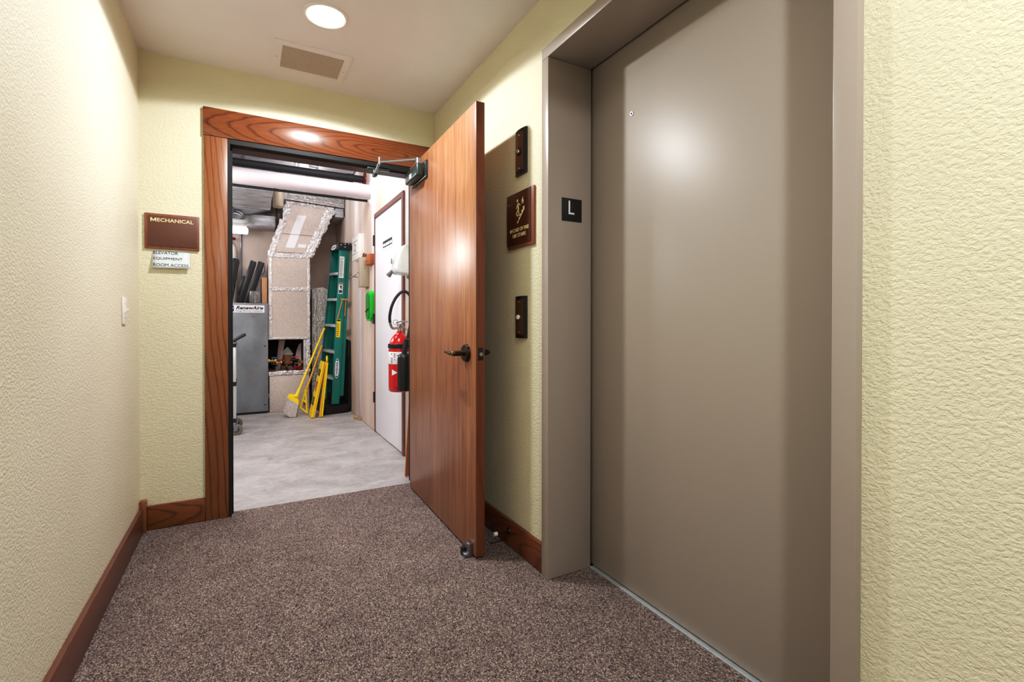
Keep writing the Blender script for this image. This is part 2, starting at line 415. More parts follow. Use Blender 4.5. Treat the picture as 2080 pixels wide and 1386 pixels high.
struct('trim_4', MB().box((.968, 3.025, 0), (1.075, YB, 2.043), .003), 'oak_side', 'upright oak casing hidden behind the open door', 'trim')
fr = thing('trim_5', 'dark metal frame lining the doorway inside the oak casing', 'door frame', (-.08, 3.1, 0), kind='structure')
obj('jamb', MB().box((-.0995, 3.03, 0), (-.064, 3.17, 2.05)).box((-.064, 3.075, 0), (-.055, 3.11, 2.02)), 'black_frame', fr)
obj('jamb', MB().box((.962, 3.03, 0), (.984, 3.17, 2.05)), 'black_frame', fr)
obj('head', MB().box((-.064, 3.03, 2.018), (.962, 3.075, 2.0495)), 'black_frame', fr)
obj('head', MB().box((-.064, 3.075, 2.010), (.962, 3.17, 2.0495)), 'soffit_lit', fr)

# elevator surround, door and sill
ef = thing('trim_6', 'taupe steel elevator frame standing proud of the wall', 'elevator frame', (1.2, 1.1, 0), kind='structure')
obj('jamb', MB().box((1.081, 1.654, 0), (1.300, 1.702, 2.1335), .002), 'taupe_frame', ef)
obj('jamb', MB().box((1.081, .518, 0), (1.300, .566, 2.1335), .002), 'taupe_frame', ef)
obj('head', MB().box((1.081, .518, 2.1345), (1.300, 1.702, 2.182), .002), 'taupe_frame', ef)
e = struct('door_2', MB().box((1.312, .45, .010), (1.345, 1.72, 2.16), .001), 'taupe', 'closed taupe elevator door with a small peephole', 'elevator door')
obj('peephole', MB().lathe([(.0, .001), (.0045, .001), (.0055, .003), (.0075, .003), (.0085, 0)], (1.312, 1.417, 1.86), (-1, 0, 0)), 'steel', e)
obj('peephole_lens', MB().cyl((1.3122, 1.417, 1.86), (1.3095, 1.417, 1.86), .0048), 'black_ink', e)
struct('trim_7', MB().box((1.2965, .566, -.02), (1.36, 1.654, .004)).box((1.2985, .566, .004), (1.302, 1.654, .006)), 'alu', 'thin aluminium sill under the elevator door', 'sill')
struct('wall_right.002', MB().box((1.36, .4, -.02), (1.38, 1.75, 2.3)), 'black_frame', 'dark lining of the elevator shaft behind the door', 'wall')
pl = thing('floor_number_plate', 'small black plate with a white letter L on the elevator jamb', 'sign', (1.2, 1.654, 1.52))
obj('plate', MB().box((1.148, 1.6515, 1.476), (1.249, 1.6538, 1.571), .0006), 'black_plastic', pl)
obj('letter', MB().prism([(1.181, 1.505), (1.210, 1.505), (1.210, 1.512), (1.1885, 1.512), (1.1885, 1.561), (1.181, 1.561)], 'Y', 1.6505, 1.6516), 'white_label', pl, label='white raised letter L')

# open oak door (built in its own frame: s along the leaf from the hinge, t across it)
HG, U, N = V((.919, 3.005, 0)), V((-.0227, -.99974, 0)), V((.99974, -.0227, 0))
DM = Matrix(((U.x, N.x, 0, HG.x), (U.y, N.y, 0, HG.y), (0, 0, 1, 0), (0, 0, 0, 1)))
def D(s, t, z): return DM @ V((s, t, z))
d1 = thing('door_1', 'oak veneer door standing open against the right wall', 'door', (.919, 3.005, 0), kind='structure')
obj('leaf', MB().box((.001, 0, .012), (1.054, .042, 2.03), .0015, DM), 'door', d1)
obj('edge_band', MB().box((1.054, .0005, .012), (1.058, .0415, 2.03), .0008, DM), 'door_edge', d1, label='darker oak edge band of the door')
lv = obj('lever_handle', MB().tube([D(.955, -.05, .913), D(.952, -.066, .913), D(.935, -.072, .913), D(.90, -.072, .914), D(.845, -.068, .915)], [.0115, .0115, .012, .0125, .0125, .0125, .012, .012, .011, .010, .010, .009, .009, .008, .007, .007, .0065], 14)
         .cyl(D(.955, -.016, .913), D(.955, -.055, .913), .0125), 'bronze', d1)
obj('rose', MB().frustum(D(.955, -.0005, .913), .042, D(.955, -.014, .913), .040, 36).frustum(D(.955, -.014, .913), .040, D(.955, -.019, .913), .034, 36), 'bronze', lv)
obj('key_cylinder', MB().cyl(D(.955, -.066, .913), D(.955, -.0795, .913), .0085), 'brass', lv)
lv2 = obj('lever_handle', MB().cyl(D(.955, .056, .913), D(.955, .095, .913), .0125).tube([D(.955, .09, .913), D(.952, .105, .913), D(.93, .11, .913), D(.85, .106, .915)], .011, 12), 'bronze', d1)
obj('rose', MB().frustum(D(.955, .0425, .913), .042, D(.955, .056, .913), .038, 36), 'bronze', lv2)
lp = obj('latch_plate', MB().box((1.0575, .0085, .885), (1.0592, .0335, .942), .0004, DM), 'black_plastic', d1)
obj('latch_bolt', MB().cyl(D(1.058, .021, .913), D(1.066, .021, .913), .0085), 'chrome', lp)
cb = MB().box((.10, -.058, 1.888), (.345, -.010, 1.962), .012, DM, 3).box((.09, -.012, 1.880), (.375, -.0005, 1.975), .002, DM)
cl = obj('closer', cb, 'closer', d1, label='dark green grey hydraulic closer')
obj('closer_pinion', MB().cyl(D(.30, -.034, 1.955), D(.30, -.034, 1.998), .017), 'steel', cl)
obj('closer_label', MB().box((.20, -.0592, 1.90), (.24, -.0578, 1.925), 0, DM), 'white_label', cl)
EL, SH = V((.700, 2.885, 2.0)), V((.715, 3.055, 1.975))
am = obj('closer_arm', MB().tube([D(.30, -.034, 1.994), EL], .0065, 8, 0).tube([D(.285, -.034, 1.998), EL+V((0, .006, .004))], .004, 8, 0), 'steel', d1, label='bright steel closer arm')
obj('forearm', MB().tube([EL, SH], .0075, 8, 0).tube([SH, SH+V((.002, .03, -.008))], .005, 8, 0).cyl(EL+V((0, 0, -.012)), EL+V((0, 0, .028)), .009, 14), 'steel', am)
obj('arm_shoe', MB().box((.665, 3.035, 2.000), (.80, 3.062, 2.012), .003).box((.70, 3.035, 1.962), (.726, 3.075, 2.001), .004), 'closer', am)
hd = obj('kick_down_stop', MB().box((.985, -.022, .014), (1.020, -.0005, .06), .003, DM).box((.99, -.04, .004), (1.025, -.012, .020), .004, DM), 'steel', d1)
obj('rubber_tip', MB().cyl(D(.978, -.030, .001), D(.978, -.030, .034), .012), 'black_rubber', hd)
for z in (.25, 1.05, 1.80):
    obj('hinge', MB().cyl((.958, 3.018, z-.055), (.958, 3.018, z+.055), .0065, 14), 'bronze', d1)

# ------------------------------------------------------------------ hallway things
t = thing('recessed_downlight', 'round glowing white downlight in the hallway ceiling', 'light', (.324, 2.307, H))
obj('trim_ring', MB().lathe([(.094, 0), (.093, -.004), (.085, -.007), (.079, -.005), (.0775, 0)], (.324, 2.307, H-.0005), seg=56), 'white_plastic', t)
obj('lens', MB().lathe([(.0, -.017), (.03, -.0165), (.055, -.0135), (.070, -.009), (.0775, -.002), (0, -.001)], (.324, 2.307, H), seg=56), 'lamp', t)
dl = dup(t, (0, -2.547, 0), 'second round downlight in the hallway ceiling, behind the viewer')

t = thing('air_vent', 'beige slatted air return grille in the ceiling near the doorway', 'vent', (.314, 2.754, H))
x0, x1, y0, y1 = .132, .494, 2.60, 2.907
obj('frame', MB().prism([(x0, y0), (x1, y0), (x1-.033, y0+.038), (x0+.038, y0+.038)], 'Z', H-.006, H-.0004).prism([(x0, y1), (x1, y1), (x1-.033, y1-.04), (x0+.038, y1-.04)], 'Z', H-.006, H-.0004)
    .prism([(x0, y0), (x0+.038, y0+.038), (x0+.038, y1-.04), (x0, y1)], 'Z', H-.006, H-.0004).prism([(x1, y0), (x1-.033, y0+.038), (x1-.033, y1-.04), (x1, y1)], 'Z', H-.006, H-.0004), 'ceiling', t)
obj('slat_shade', MB().box((x0+.03, y0+.03, H-.0012), (x1-.03, y1-.03, H-.0004)), 'black_frame', t)  # black sheet stands in for the shade between the slats
for k in range(15):
    yy = y0+.038+(k+.5)*(.229/15)
    obj('slat', MB().prism([(yy-.0052, H-.0046), (yy+.0050, H-.0058), (yy+.0050, H-.0048), (yy-.0052, H-.0036)], 'X', x0+.038, x1-.033), 'vent_slat', t)
for sx in (x0+.018, x1-.016):
    obj('screw', MB().frustum((sx, 2.765, H-.004), .005, (sx, 2.765, H-.0062), .003, 12), 'brown_frame', t)

t = thing('room_sign', 'brown MECHANICAL sign on a wooden backer left of the doorway', 'sign', (-.321, YB, 1.43))
obj('backer', plate((-.438, YB-.0005, 1.430), X, Z, .232, .178, .011, .001), 'sign_wood', t)
obj('face_plate', plate((-.423, YB-.0115, 1.443), X, Z, .206, .154, .003, .0006), 'sign_brown', t)
lm = lettering('ECHANICAL', (-.3078, YB-.0146, 1.5665), X, Z, .1536, .0185, .0010, .010)
lm.prism([(-.4125+a, 1.5665+b) for a, b in ((0, 0), (0, .0185), (.0050, .0185), (.0120, .0070), (.0190, .0185), (.0240, .0185), (.0240, 0), (.0196, 0), (.0196, .0118), (.0135, .0020), (.0105, .0020), (.0044, .0118), (.0044, 0))], 'Y', YB-.0156, YB-.0146)
obj('lettering', lm, 'cream_ink', t, label='cream raised word MECHANICAL', smooth=None)
t = thing('paper_note', 'white paper note reading ELEVATOR EQUIPMENT ROOM ACCESS under the brown sign', 'note', (-.327, YB, 1.33))
mb = MB()
rows = []
for i in range(9):
    f = i/8; zz = 1.332+.1*f; yy = YB+.0012-.020*(1-f)**1.2
    rows.append([mb.bm.verts.new((-.407+.160*j/6, yy, zz+.003*(j/6-.5))) for j in range(7)])
for a, b in zip(rows, rows[1:]):
    for j in range(6): mb.bm.faces.new((a[j], a[j+1], b[j+1], b[j]))
pn = obj('sheet', mb, 'note_paper', t); pn.modifiers.new('thickness', 'SOLIDIFY').thickness = .0006
for s, z, w in (('ELEVATOR', 1.4035, .104), ('EQUIPMENT', 1.3725, .124), ('ROOM ACCESS', 1.3405, .149)):
    f = (z+.008-1.332)/.1; sl = .24*(1-f)**.2
    obj('lettering', lettering(s, (-.4025, YB-.0002-.020*(1-f)**1.2-sl*.008, z), X, V((0, sl, 1)), w, .0155, .0, .0, align='LEFT'), 'dark_ink', t, smooth=None)

t = thing('light_switch', 'white toggle light switch on the left wall', 'switch', (XL, 2.675, 1.10))
obj('cover_plate', MB().box((XL+.0004, 2.64, 1.045), (XL+.007, 2.71, 1.164), .0025), 'white_plastic', t)
obj('toggle', MB().hull([(XL+.007, 2.669, 1.096), (XL+.007, 2.681, 1.096), (XL+.007, 2.669, 1.114), (XL+.007, 2.681, 1.114), (XL+.021, 2.671, 1.110), (XL+.021, 2.679, 1.110), (XL+.021, 2.671, 1.117), (XL+.021, 2.679, 1.117)]), 'white_plastic', t)
for z in (1.074, 1.135): obj('screw', MB().frustum((XL+.007, 2.675, z), .003, (XL+.0082, 2.675, z), .002, 10), 'grey_plastic', t)

def call_station(label, z0, z1, key):
    t = thing('call_station', label, 'elevator button', (XR, 1.9, z0), 'elevator call stations')
    yc, hw = 1.9, .047
    def prof(hw, d0, d1, n=12):
        pts = [(XR+.0004, yc-hw)]
        for k in range(n+1):
            u = -1+2*k/n; pts.append((XR-d0-(d1-d0)*(1-u*u), yc+u*hw))
        return pts+[(XR+.0004, yc+hw)]
    obj('housing', MB().prism(prof(hw, .009, .0165), 'Z', z0, z1), 'black_plastic', t, smooth=20)
    fp = obj('face_plate', MB().prism([(XR-.012, yc-.031), (XR-.0150, yc-.031), (XR-.0172, yc-.018), (XR-.0182, yc), (XR-.0172, yc+.018), (XR-.0150, yc+.031), (XR-.012, yc+.031)], 'Z', z0+.016, z1-.016), 'bronze_plate', t)
    zc = (z0+z1)/2
    bx = XR-.0178
    if key:
        b = obj('button_collar', MB().cyl((bx+.002, yc, zc), (bx-.004, yc, zc), .0185, 28), 'black_plastic', t)
        obj('button', MB().lathe([(.0, .006), (.008, .0055), (.0105, .004), (.011, 0)], (bx-.004, yc, zc), (-1, 0, 0), 24), 'chrome', b)
    else:
        b = obj('button_collar', MB().cyl((bx+.002, yc, zc), (bx-.003, yc, zc), .013, 28), 'chrome', t)
        obj('button', MB().lathe([(.0, .0065), (.009, .006), (.0105, .004), (.0105, 0)], (bx-.003, yc, zc), (-1, 0, 0), 24), 'white_plastic', b)
    for z in (z0+.027, z1-.027): obj('screw', MB().sphere((bx-.0005, yc, z), .0032, (.6, 1, 1), 12, 8), 'chrome', t)
call_station('black and bronze key switch panel on the right wall above the fire sign', 1.722, 1.925, True)
call_station('black and bronze elevator call button panel below the fire sign', .983, 1.173, False)

t = thing('fire_sign', 'brown IN CASE OF FIRE USE STAIRS sign beside the elevator', 'sign', (XR, 1.9, 1.394))
obj('backer', plate((XR-.0005, 2.020, 1.394), -Y, Z, .235, .254, .010, .001), 'sign_wood', t)
obj('face_plate', plate((XR-.0107, 2.022, 1.410), -Y, Z, .216, .236, .003, .0006), 'sign_brown2', t)
xs = XR-.0139
obj('lettering', lettering('IN CASE OF FIRE', (xs, 1.905, 1.468), -Y, Z, .168, .0165, .0006, .012), 'cream_ink', t, smooth=None)
obj('lettering', lettering('USE STAIRS', (xs, 1.905, 1.443), -Y, Z, .118, .0165, .0006, .012), 'cream_ink', t, smooth=None)
pg = MB()
def pic(pts): pg.prism([(1.9-a, 1.555+b) for a, b in pts], 'X', xs-.0008, xs)
def limb(a, b, w):
    a, b = V(a), V(b); n = (b-a).normalized(); n = V((-n.y, n.x))*w/2
    pic([tuple(a+n), tuple(b+n), tuple(b-n), tuple(a-n)])
pg.cyl((xs, 1.9+.020, 1.608), (xs-.0008, 1.9+.020, 1.608), .0068, 20)
limb((-.018, .043), (-.010, .010), .010); limb((-.018, .042), (-.030, .016), .0045); limb((-.016, .043), (.006, .028), .0045)
limb((-.012, .012), (-.004, -.020), .0055); limb((-.013, .012), (-.030, -.006), .0055); limb((-.030, -.006), (-.016, -.018), .0055)
st = [(-.020, -.052)]
for k in range(5):
    st += [(-.020+.0125*k, -.040+.0145*k), (-.020+.0125*(k+1), -.040+.0145*k)]
st += [(.0425, .004)]
pic(st)
pic([(.018, .032), (.020, .050), (.030, .062), (.029, .050), (.036, .046), (.033, .034), (.026, .030), (.028, .040), (.024, .043)])
obj('pictogram', pg, 'cream_ink', t, smooth=None, label='cream figure walking down stairs away from a flame')

t = thing('wall_bumper', 'dark doorstop with a white rubber tip on the right baseboard', 'doorstop', (1.084, 1.99, .075))
obj('base', MB().frustum((1.0838, 1.99, .075), .016, (1.076, 1.99, .075), .011), 'bronze', t)
obj('rod', MB().cyl((1.077, 1.99, .075), (1.020, 1.99, .075), .005), 'bronze', t)
obj('rubber_tip', MB().cyl((1.021, 1.99, .075), (1.004, 1.99, .075), .0095), 'white_plastic', t)

# ------------------------------------------------------------------ mechanical room: right wall
d3 = struct('door_3', MB().box((1.104, 3.80, .010), (1.1095, 4.71, 2.05), .001), 'white_door', 'white painted door in the mechanical room', 'door')
df = thing('trim_8', 'brown painted frame around the white door', 'door frame', (1.1, 4.25, 0), kind='structure')
obj('jamb', MB().box((1.093, 3.752, 0), (1.1098, 3.798, 2.095), .002), 'brown_frame', df)
obj('jamb', MB().box((1.100, 4.712, 0), (1.1098, 4.755, 2.095), .002), 'brown_frame', df)
obj('head', MB().box((1.093, 3.799, 2.053), (1.1098, 4.711, 2.095), .002), 'brown_frame', df)
for z in (.333, 1.09, 1.845):
    obj('hinge', MB().cyl((1.0945, 4.735, z-.05), (1.0945, 4.735, z+.05), .009, 12).box((1.098, 4.72, z-.05), (1.102, 4.77, z+.05)), 'black_frame', df, label='black butt hinge')
struct('trim_9', MB().box((1.1045, 5.36, .04), (1.1098, 5.52, 1.41), .001), 'pipe_white', 'white painted vertical strip on the drywall below the beige cabinet', 'trim')
t = thing('door_sign', 'small white sign with dark bars on the white door', 'sign', (1.104, 4.25, 1.72))
obj('sheet', plate((1.1037, 4.425, 1.705), -Y, Z, .335, .10, .0015), 'white_label', t)
bars = MB()
xb = 1.1018
for a, b, c, d in ((4.415, 4.105, 1.765, 1.785), (4.415, 4.105, 1.727, 1.737)): bars.box((xb-.0006, b, c), (xb, a, d))
for y in (4.412, 4.32, 4.18, 4.108): bars.box((xb-.0006, y-.003, 1.73), (xb, y+.003, 1.78))
for k in range(12): bars.box((xb-.0006, 4.12+k*.025, 1.760), (xb, 4.132+k*.025, 1.768))
obj('printed_bars', bars, 'dark_ink', t, smooth=None)

t = thing('wall_panel_box', 'white wall box with a round printed mark behind the ladder top', 'electrical box', (1.08, 5.4, 1.74))
obj('case', MB().box((1.056, 5.216, 1.735), (1.1104, 5.60, 1.992), .004), 'white_plastic', t)
obj('printed_mark', MB().cyl((1.0562, 5.44, 1.865), (1.0555, 5.44, 1.865), .042).box((1.0552, 5.30, 1.80), (1.0562, 5.58, 1.804)).box((1.0552, 5.30, 1.93), (1.0562, 5.58, 1.934)), 'dark_ink', t)
obj('mark_centre', MB().cyl((1.0556, 5.44, 1.865), (1.0550, 5.44, 1.865), .027), 'white_label', t)
t = thing('wall_cabinet', 'narrow beige metal cabinet on the drywall right of the ladder', 'electrical box', (1.07, 5.07, 1.417))
obj('case', MB().box((1.036, 4.994, 1.417), (1.1104, 5.158, 1.715), .003), 'beige_metal', t)
obj('cover', MB().box((1.032, 4.998, 1.421), (1.0365, 5.154, 1.711), .0015), 'beige_metal', t)
obj('knob', MB().cyl((1.0325, 5.14, 1.57), (1.022, 5.14, 1.57), .007, 14), 'steel', t)
single('cable', MB().tube([(1.025, 5.20, 1.56), (1.0, 5.24, 1.535), (.985, 5.3, 1.535), (.99, 5.4, 1.55), (1.02, 5.5, 1.56), (1.1085, 5.56, 1.56)], .005, 8), 'grey_plastic', 'short grey cable looping from the beige cabinet towards the ladder', 'cable', (1.0, 5.3, 1.53))
mb = MB()
rnd = random.Random(3)
for k in range(9):
    a = rnd.uniform(0, 6.28); mb.tube([(1.075, 5.06, 1.7165), (1.075+.018*math.cos(a), 5.06+.035*math.sin(a), 1.735+rnd.uniform(0, .03))], .006, 6, 0)
mb.box((1.055, 5.02, 1.7165), (1.095, 5.10, 1.735), .005)
single('dried_ornament', mb, 'brown_dry', 'small dried brown ornament lying on top of the beige cabinet', 'ornament', (1.075, 5.06, 1.7155))
t = thing('key_rack', 'orange brown wooden key rack beside the white door', 'key rack', (1.09, 4.86, 1.63))
obj('board', MB().box((1.065, 4.775, 1.625), (1.1104, 4.955, 1.725), .003), 'orange_wood', t)
for k in range(3): obj('hook', MB().tube([(1.066, 4.80+.06*k, 1.665), (1.052, 4.80+.06*k, 1.662), (1.050, 4.80+.06*k, 1.675)], .0025, 6), 'brass', t)
t = thing('key_bunch', 'bunch of keys hanging from the wooden key rack', 'keys', (1.05, 4.92, 1.6))
obj('hanging_ring', MB().tube([(1.050+.001*math.cos(a), 4.92+.015*math.cos(a), 1.652+.015*math.sin(a)) for a in [k*.5236 for k in range(13)]], .002, 6, 2), 'steel', t)
for k in range(3): obj('key', MB().box((1.044+.004*k, 4.905+.01*k, 1.585), (1.0465+.004*k, 4.918+.01*k, 1.638), .0008), 'brass', t)
t = thing('green_case', 'bright green plastic holder on the drywall beside the white door', 'holder', (1.08, 4.855, 1.07))
def rounded(y0, y1, z0, z1, r, n=6):
    pts = []
    for cy, cz, a0 in ((y1-r, z1-r, 0), (y0+r, z1-r, 90), (y0+r, z0+r, 180), (y1-r, z0+r, 270)):
        for k in range(n+1):
            a = math.radians(a0+90*k/n); pts.append((cy+r*math.cos(a), cz+r*math.sin(a)))
    return pts
obj('body', MB().prism(rounded(4.77, 4.945, 1.068, 1.365, .055), 'X', 1.066, 1.1104), 'green_plastic', t, smooth=50)
obj('front_shell', MB().prism(rounded(4.79, 4.93, 1.09, 1.345, .05), 'X', 1.058, 1.066), 'green_dark', t, smooth=50, label='darker green front shell')
obj('clip', MB().tube([(1.055, 4.80, 1.19), (1.050, 4.86, 1.175), (1.055, 4.93, 1.16)], .004, 8), 'black_plastic', t)
mb = MB().prism([(1.1104, 1.63), (1.035, 1.63), (1.005, 1.60), (.978, 1.50), (.970, 1.44), (.985, 1.415), (1.1104, 1.41)], 'Y', 3.49, 3.655)
bmesh.ops.bevel(mb.bm, geom=list(mb.bm.edges), offset=.022, segments=4, affect='EDGES', profile=.5, clamp_overlap=True)
t = thing('wall_dispenser', 'white rounded dispenser on the wall above the fire extinguisher', 'dispenser', (1.09, 3.57, 1.40))
obj('body', mb, 'white_bag', t, smooth=80)
obj('nozzle', MB().frustum((.975, 3.62, 1.445), .010, (.952, 3.65, 1.408), .020, 14).tube([(.99, 3.6, 1.44), (1.04, 3.585, 1.43)], .010, 8, 0), 'grey_plastic', t)
obj('button', MB().sphere((.968, 3.62, 1.515), .014, (.35, 1, 1.6)), 'grey_plastic', t)
obj('back_plate', MB().box((1.098, 3.47, 1.395), (1.1104, 3.68, 1.62), .003), 'grey_plastic', t)

# fire extinguisher on its bracket
cx, cy = .995, 3.50
t = thing('fire_extinguisher', 'red fire extinguisher with a black hose and horn hung by the white door', 'fire extinguisher', (cx, cy, .55))
obj('cylinder', MB().lathe([(.0, .552), (.070, .552), (.079, .562), (.080, .60), (.080, .85), (.076, .895), (.060, .94), (.038, .966), (.022, .976), (.020, .992), (0, .992)], (cx, cy, 0), seg=40), 'red_paint', t, smooth=50)
la = obj('label', MB().lathe([(.0804, .755), (.0808, .756), (.0808, .842), (.0804, .843)], (cx, cy, 0), seg=40), 'white_label', t)
mk = MB()
for i in range(6):
    for j in range(7):
        if rnd.random() < .6:
            a = math.radians(-150+i*17); r = .0812
            c, s_ = math.cos(a), math.sin(a)
            m = Matrix(((-s_, 0, c, cx+r*c), (c, 0, s_, cy+r*s_), (0, 1, 0, .763+j*.0105), (0, 0, 0, 1)))
            mk.box((-.008*rnd.uniform(.4, 1), 0, -.0003), (.008*rnd.uniform(.4, 1), .005, .0003), 0, m)
obj('printed_marks', mk, 'dark_ink', la, smooth=None)
a = math.radians(-133); c, s_ = math.cos(a), math.sin(a)
tm = Matrix(((-s_, 0, c, cx+.0808*c), (c, 0, s_, cy+.0808*s_), (0, 1, 0, .695), (0, 0, 0, 1)))
obj('warning_triangle', MB()._add(lambda: None).prism([(-.020, -.022), (.022, 0.), (-.020, .022)], 'Z', -.001, .0006, tm), 'white_label', t)
obj('bracket_band', MB().lathe([(.081, .868), (.084, .870), (.084, .897), (.081, .899)], (cx, cy, 0), seg=40).box((cx+.07, cy-.02, .84), (1.1104, cy+.02, .93), .002), 'black_plastic', t)
vl = obj('valve', MB().cyl((cx, cy, .990), (cx, cy, 1.035), .016).box((cx-.012, cy-.02, 1.015), (cx+.012, cy+.03, 1.045), .004).tube([(cx, cy, 1.02), (.94, 3.47, 1.012), (.918, 3.452, 1.03), (.910, 3.448, 1.06)], .010, 10), 'chrome', t)
obj('lever', MB().tube([(cx-.02, cy+.02, 1.05), (cx+.01, cy-.01, 1.062), (cx+.045, cy-.05, 1.058)], .005, 8).tube([(cx, cy, 1.035), (cx+.03, cy-.05, 1.012), (cx+.045, cy-.07, .985)], .006, 8), 'chrome', vl)
obj('pin_ring', MB().tube([(.955, 3.47+.003*math.sin(k*.5236), 1.05)[0:1] + (3.47, 1.055+.016*math.sin(k*.5236)) if False else (.955+.018*math.cos(k*.5236), 3.465, 1.055+.018*math.sin(k*.5236)) for k in range(13)], .002, 6, 2), 'steel', vl)
obj('hose', MB().tube([(.910, 3.448, 1.055), (.906, 3.44, 1.10), (.918, 3.43, 1.17), (.948, 3.42, 1.235), (.990, 3.41, 1.275), (1.03, 3.40, 1.262), (1.055, 3.39, 1.20), (1.055, 3.385, 1.13), (1.035, 3.37, 1.04), (1.01, 3.36, .94)], .0105, 12), 'black_rubber', t)
hn = obj('horn', MB().lathe([(0, .572), (.040, .572), (.046, .577), (.046, .80), (.042, .822), (.028, .834), (0, .834)], (.985, 3.355, 0), seg=32), 'black_plastic', t, smooth=50)
obj('horn_grip', MB().cyl((.985, 3.355, .832), (1.003, 3.358, .935), .0185, 18), 'black_rubber', hn)
single('wood_strip', MB().box((-.014, -.006, 0), (.014, .006, 2.0), .002, Matrix.Translation((.968, 3.235, .004)) @ Matrix.Rotation(.058, 4, 'Y')), 'orange_wood', 'thin brown wood strip leaning behind the open oak door', 'wood strip', (.968, 3.235, 0))
t = single('wood_scrap', MB().box((1.05, 5.44, -.002), (1.075, 5.53, .018), .002), 'tan_wood', 'farther pale wood scrap on the concrete by the drywall', 'wood scrap', (1.06, 5.48, 0), 'wood scraps on the concrete')
single('wood_scrap', MB().box((1.075, 5.37, -.002), (1.10, 5.425, .015), .002), 'tan_wood', 'nearer pale wood scrap on the concrete by the drywall', 'wood scrap', (1.09, 5.40, 0), 'wood scraps on the concrete')

# ------------------------------------------------------------------ ladder
t = thing('step_ladder', 'folded green fibreglass step ladder leaning on the drywall', 'ladder', (.93, 6.1, .12))
def rail(pa, pb, w, fl, out, mat='green_frp'):
    """channel rail between two centre points: web w wide along x, flanges fl long on the inner side"""
    pa, pb = V(pa), V(pb); ax = (pb-pa); L = ax.length; z = ax.normalized(); y = V((0, 1, 0)); y = (y-z*y.dot(z)).normalized(); x = y.cross(z)
    m = Matrix(((x.x, y.x, z.x, pa.x), (x.y, y.y, z.y, pa.y), (x.z, y.z, z.z, pa.z), (0, 0, 0, 1)))
    b = MB().box((-w/2, -.002, 0), (w/2, .002, L), .001, m)
    for sx in (-1, 1): b.box((sx*w/2-(.004 if sx > 0 else 0), min(0, out*fl), 0), (sx*w/2+(.004 if sx < 0 else 0), max(0, out*fl), L), .001, m)
    return b, m, L
NB, NTp = V((.917, 5.88, .115)), V((1.010, 5.90, 1.905)); FB, FT = V((.825, 6.34, .115)), V((.975, 6.26, 1.925))
rb1, MR, LR = rail(NB, NTp, .084, .028, 1); fr1 = obj('front_rail', rb1, 'green_frp', t)
rb2, MF, LF = rail(FB, FT, .084, .028, -1); obj('front_rail', rb2, 'green_frp', t)
rb3, MR3, _ = rail((.990, 5.905, .20), (1.069, 5.912, 1.905), .044, .022, 1); obj('rear_rail', rb3, 'green_frp', t)
rb4, _, _ = rail((.905, 6.33, .20), (1.04, 6.25, 1.925), .044, .022, -1); obj('rear_rail', rb4, 'green_frp', t)
def lerp(a, b, f): return a+(b-a)*f
for k in range(5):
    z = .42+.305*k; f = (z-.115)/1.79; a = lerp(NB, NTp, f)+V((0, .004, 0)); b = lerp(FB, FT, f)-V((0, .004, 0))
    dv = (b-a).normalized(); sx = V((dv.y, -dv.x, 0)).normalized(); L = (b-a).length
    m = Matrix(((sx.x, dv.x, 0, a.x), (sx.y, dv.y, 0, a.y), (sx.z, dv.z, 1, a.z), (0, 0, 0, 1)))
    sb = MB().box((-.040, 0, -.004), (.040, L, 0), .001, m).box((-.044, 0, -.030), (-.040, L, 0), .001, m).box((.036, 0, -.02), (.040, L, 0), .001, m)
    so = obj('step', sb, 'alu', t)
    obj('brace', MB().tube([m @ V((-.03, .09, -.004)), m @ V((-.02, .012, -.075))], .004, 6, 0), 'steel', so)
    obj('brace', MB().tube([m @ V((-.03, L-.09, -.004)), m @ V((-.02, L-.012, -.075))], .004, 6, 0), 'steel', so)
cp = obj('top_cap', MB().hull([(.952, 5.868, 1.905), (1.096, 5.875, 1.905), (.925, 6.285, 1.915), (1.07, 6.285, 1.915), (.955, 5.868, 1.975), (1.097, 5.875, 1.985), (.930, 6.285, 1.985), (1.07, 6.285, 1.99)]), 'black_plastic', t)
for k, (x, z) in enumerate(((.985, 1.955), (1.03, 1.965), (1.07, 1.970), (1.03, 1.932))):
    obj('rivet', MB().sphere((x, 5.868+.0005*k, z), .006, (1, .5, 1), 10, 8), 'chrome', cp)
dv = (V((.925, 6.285, 0))-V((.952, 5.868, 0))).normalized(); nl = V((-dv.y, dv.x, 0)); nl = nl if nl.x < 0 else -nl
def cap_pt(f, z): return V((.9535, 5.868, z)).lerp(V((.9275, 6.285, z+.01)), f)+nl*.0012
def ellipse(c, r, u, a, b, h, n=28):
    mb = MB(); n3 = V(r).cross(V(u)).normalized()
    def f():
        A = [mb.bm.verts.new(V(c)+V(r)*a*math.cos(2*math.pi*k/n)+V(u)*b*math.sin(2*math.pi*k/n)) for k in range(n)]
        B = [mb.bm.verts.new(v.co+n3*h) for v in A]
        fs = [mb.bm.faces.new(A), mb.bm.faces.new(B)]+[mb.bm.faces.new((A[k], A[(k+1) % n], B[(k+1) % n], B[k])) for k in range(n)]
        bmesh.ops.recalc_face_normals(mb.bm, faces=fs)
    return mb._add(f)
cc = cap_pt(.55, 1.944)
obj('logo_oval', ellipse(cc, -dv, Z, .13, .026, .002), 'white_label', cp)
obj('logo_lettering', lettering('WERNER', cc-Z*.010+nl*.0026, -dv, Z, .20, .020, .0005, .02), 'blue_ink', cp, smooth=None)
def on_rail(m, x, z, d=.0024): return m @ V((x, -d, z))
rx, rz = (MR.to_3x3() @ V((1, 0, 0))), (MR.to_3x3() @ V((0, 0, 1))); rn = rx.cross(rz)
